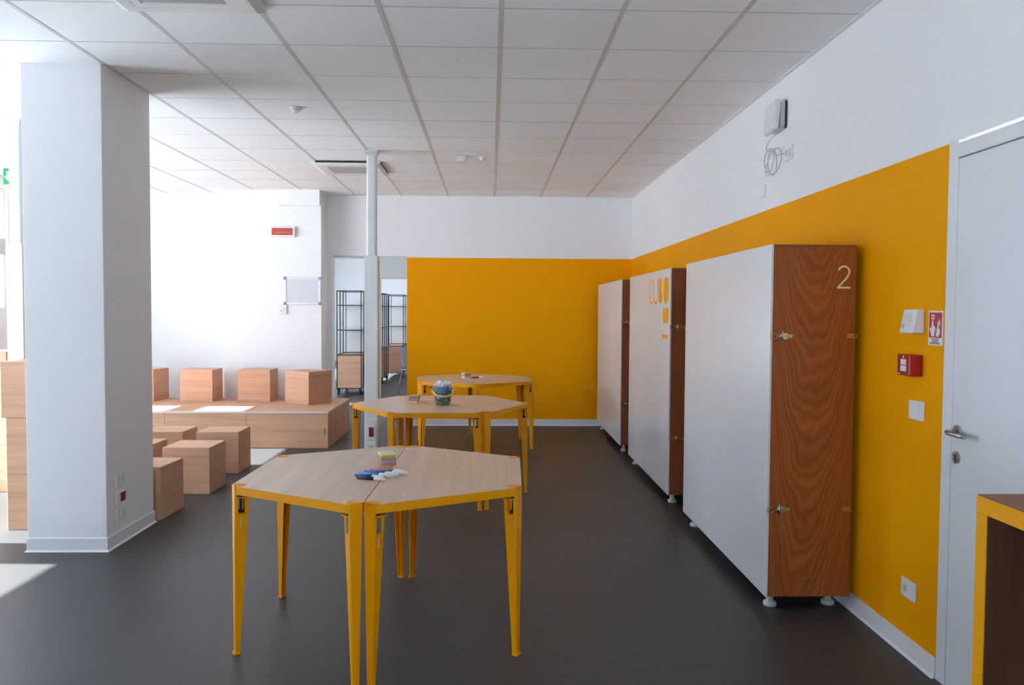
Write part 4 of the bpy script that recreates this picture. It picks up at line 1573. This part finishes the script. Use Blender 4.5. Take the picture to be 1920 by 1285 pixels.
# ================================================================== ROOM BEHIND
def shelf_unit(x, y, rz, label, w=0.44, d=0.92, h=1.85):
    """black wire-framed mobile shelf with a plywood box at the bottom; front left corner at x, y"""
    o = empty('mobile_shelf', (x, y, 0), math.radians(rz))
    tag(o, label, 'shelf', 'black-framed mobile shelves in the room behind')
    t = 0.016
    z0 = 0.11
    for px in (0, w - t):
        for k in range(4):
            py = k * (d - t) / 3
            MB().box(px, px + t, py, py + t, z0, h).build('post', 'dark_steel', o)
    for z in (z0, 0.70, 1.14, 1.58, h - t):
        f = MB().box(t, w - t, 0, t, z, z + t).box(t, w - t, d - t, d, z, z + t).box(0, t, t, d - t, z, z + t).box(w - t, w, t, d - t, z, z + t)
        f.build('frame_rail', 'dark_steel', o)
    for z in (1.14, 1.58):
        MB().box(t, w - t, t, d - t, z + 0.002, z + 0.014).build('shelf_board', 'pale_ply_edge', o)
    b = MB().box(t, w - t, 0.004, d - 0.004, z0 + t, 0.698).build('storage_box', 'okoume_ply', o)
    MB().box(t, w - t, d - t - 0.004, d - t, 0.72, h - t).build('back_sheet', 'white_laminate', o)
    for px in (0.03, w - 0.03):
        for py in (0.05, d - 0.05):
            c = MB().cyl((px - 0.014, py, 0.036), (px + 0.014, py, 0.036), 0.036, seg=16).build('caster', 'black_plastic', o)
            MB().box(px - 0.02, px + 0.02, py - 0.018, py + 0.018, 0.06, z0).build('caster_fork', 'dark_steel', c)
    return o


shelf_unit(-2.715, 14.45, 0, 'black-framed mobile shelf with plywood box, seen left of the grey pole')
shelf_unit(-2.36, 18.1, 0, 'black-framed mobile shelf with plywood box, the farther one right of the grey pole', 0.44, 1.3)
shelf_unit(-2.62, 16.6, 0, 'black-framed mobile shelf mostly hidden behind the grey pole')


def chair(x, y, rz, label):
    o = empty('shell_chair', (x, y, 0), math.radians(rz))
    tag(o, label, 'chair')
    m = MB()
    # curved plastic back: a bent sheet
    N_ = 9
    for i in range(N_):
        a0, a1 = -0.23 + 0.46 * i / N_, -0.23 + 0.46 * (i + 1) / N_
        c0, c1 = 0.19 - 0.5 * a0 * a0, 0.19 - 0.5 * a1 * a1
        m.hexa([(a0, c0 - 0.06, 0.52), (a1, c1 - 0.06, 0.52), (a1, c1 - 0.052, 0.52), (a0, c0 - 0.052, 0.52),
                (a0 * 0.9, c0 + 0.02, 0.84), (a1 * 0.9, c1 + 0.02, 0.84), (a1 * 0.9, c1 + 0.028, 0.84), (a0 * 0.9, c0 + 0.028, 0.84)])
    m.build('backrest', 'chair_grey', o)
    MB().rbox(-0.22, 0.22, -0.22, 0.18, 0.435, 0.455, 0.008, 2).build('seat', 'chair_grey', o)
    for sx in (-1, 1):
        MB().cyl((sx * 0.17, 0.14, 0.44), (sx * 0.22, 0.24, 0.0), 0.012, 0.010, seg=10).build('leg', 'chair_grey', o)
        MB().cyl((sx * 0.17, -0.16, 0.44), (sx * 0.22, -0.24, 0.0), 0.012, 0.010, seg=10).build('leg', 'chair_grey', o)
        MB().cyl((sx * 0.16, 0.13, 0.44), (sx * 0.17, 0.16, 0.60), 0.012, seg=10).build('back_support', 'chair_grey', o)
    return o


chair(-1.36, 14.6, 70, 'grey plastic chair half hidden behind the yellow wall edge in the room behind')
chair(-3.62, 17.6, 200, 'dark grey chair glimpsed left of the mobile shelf in the room behind')
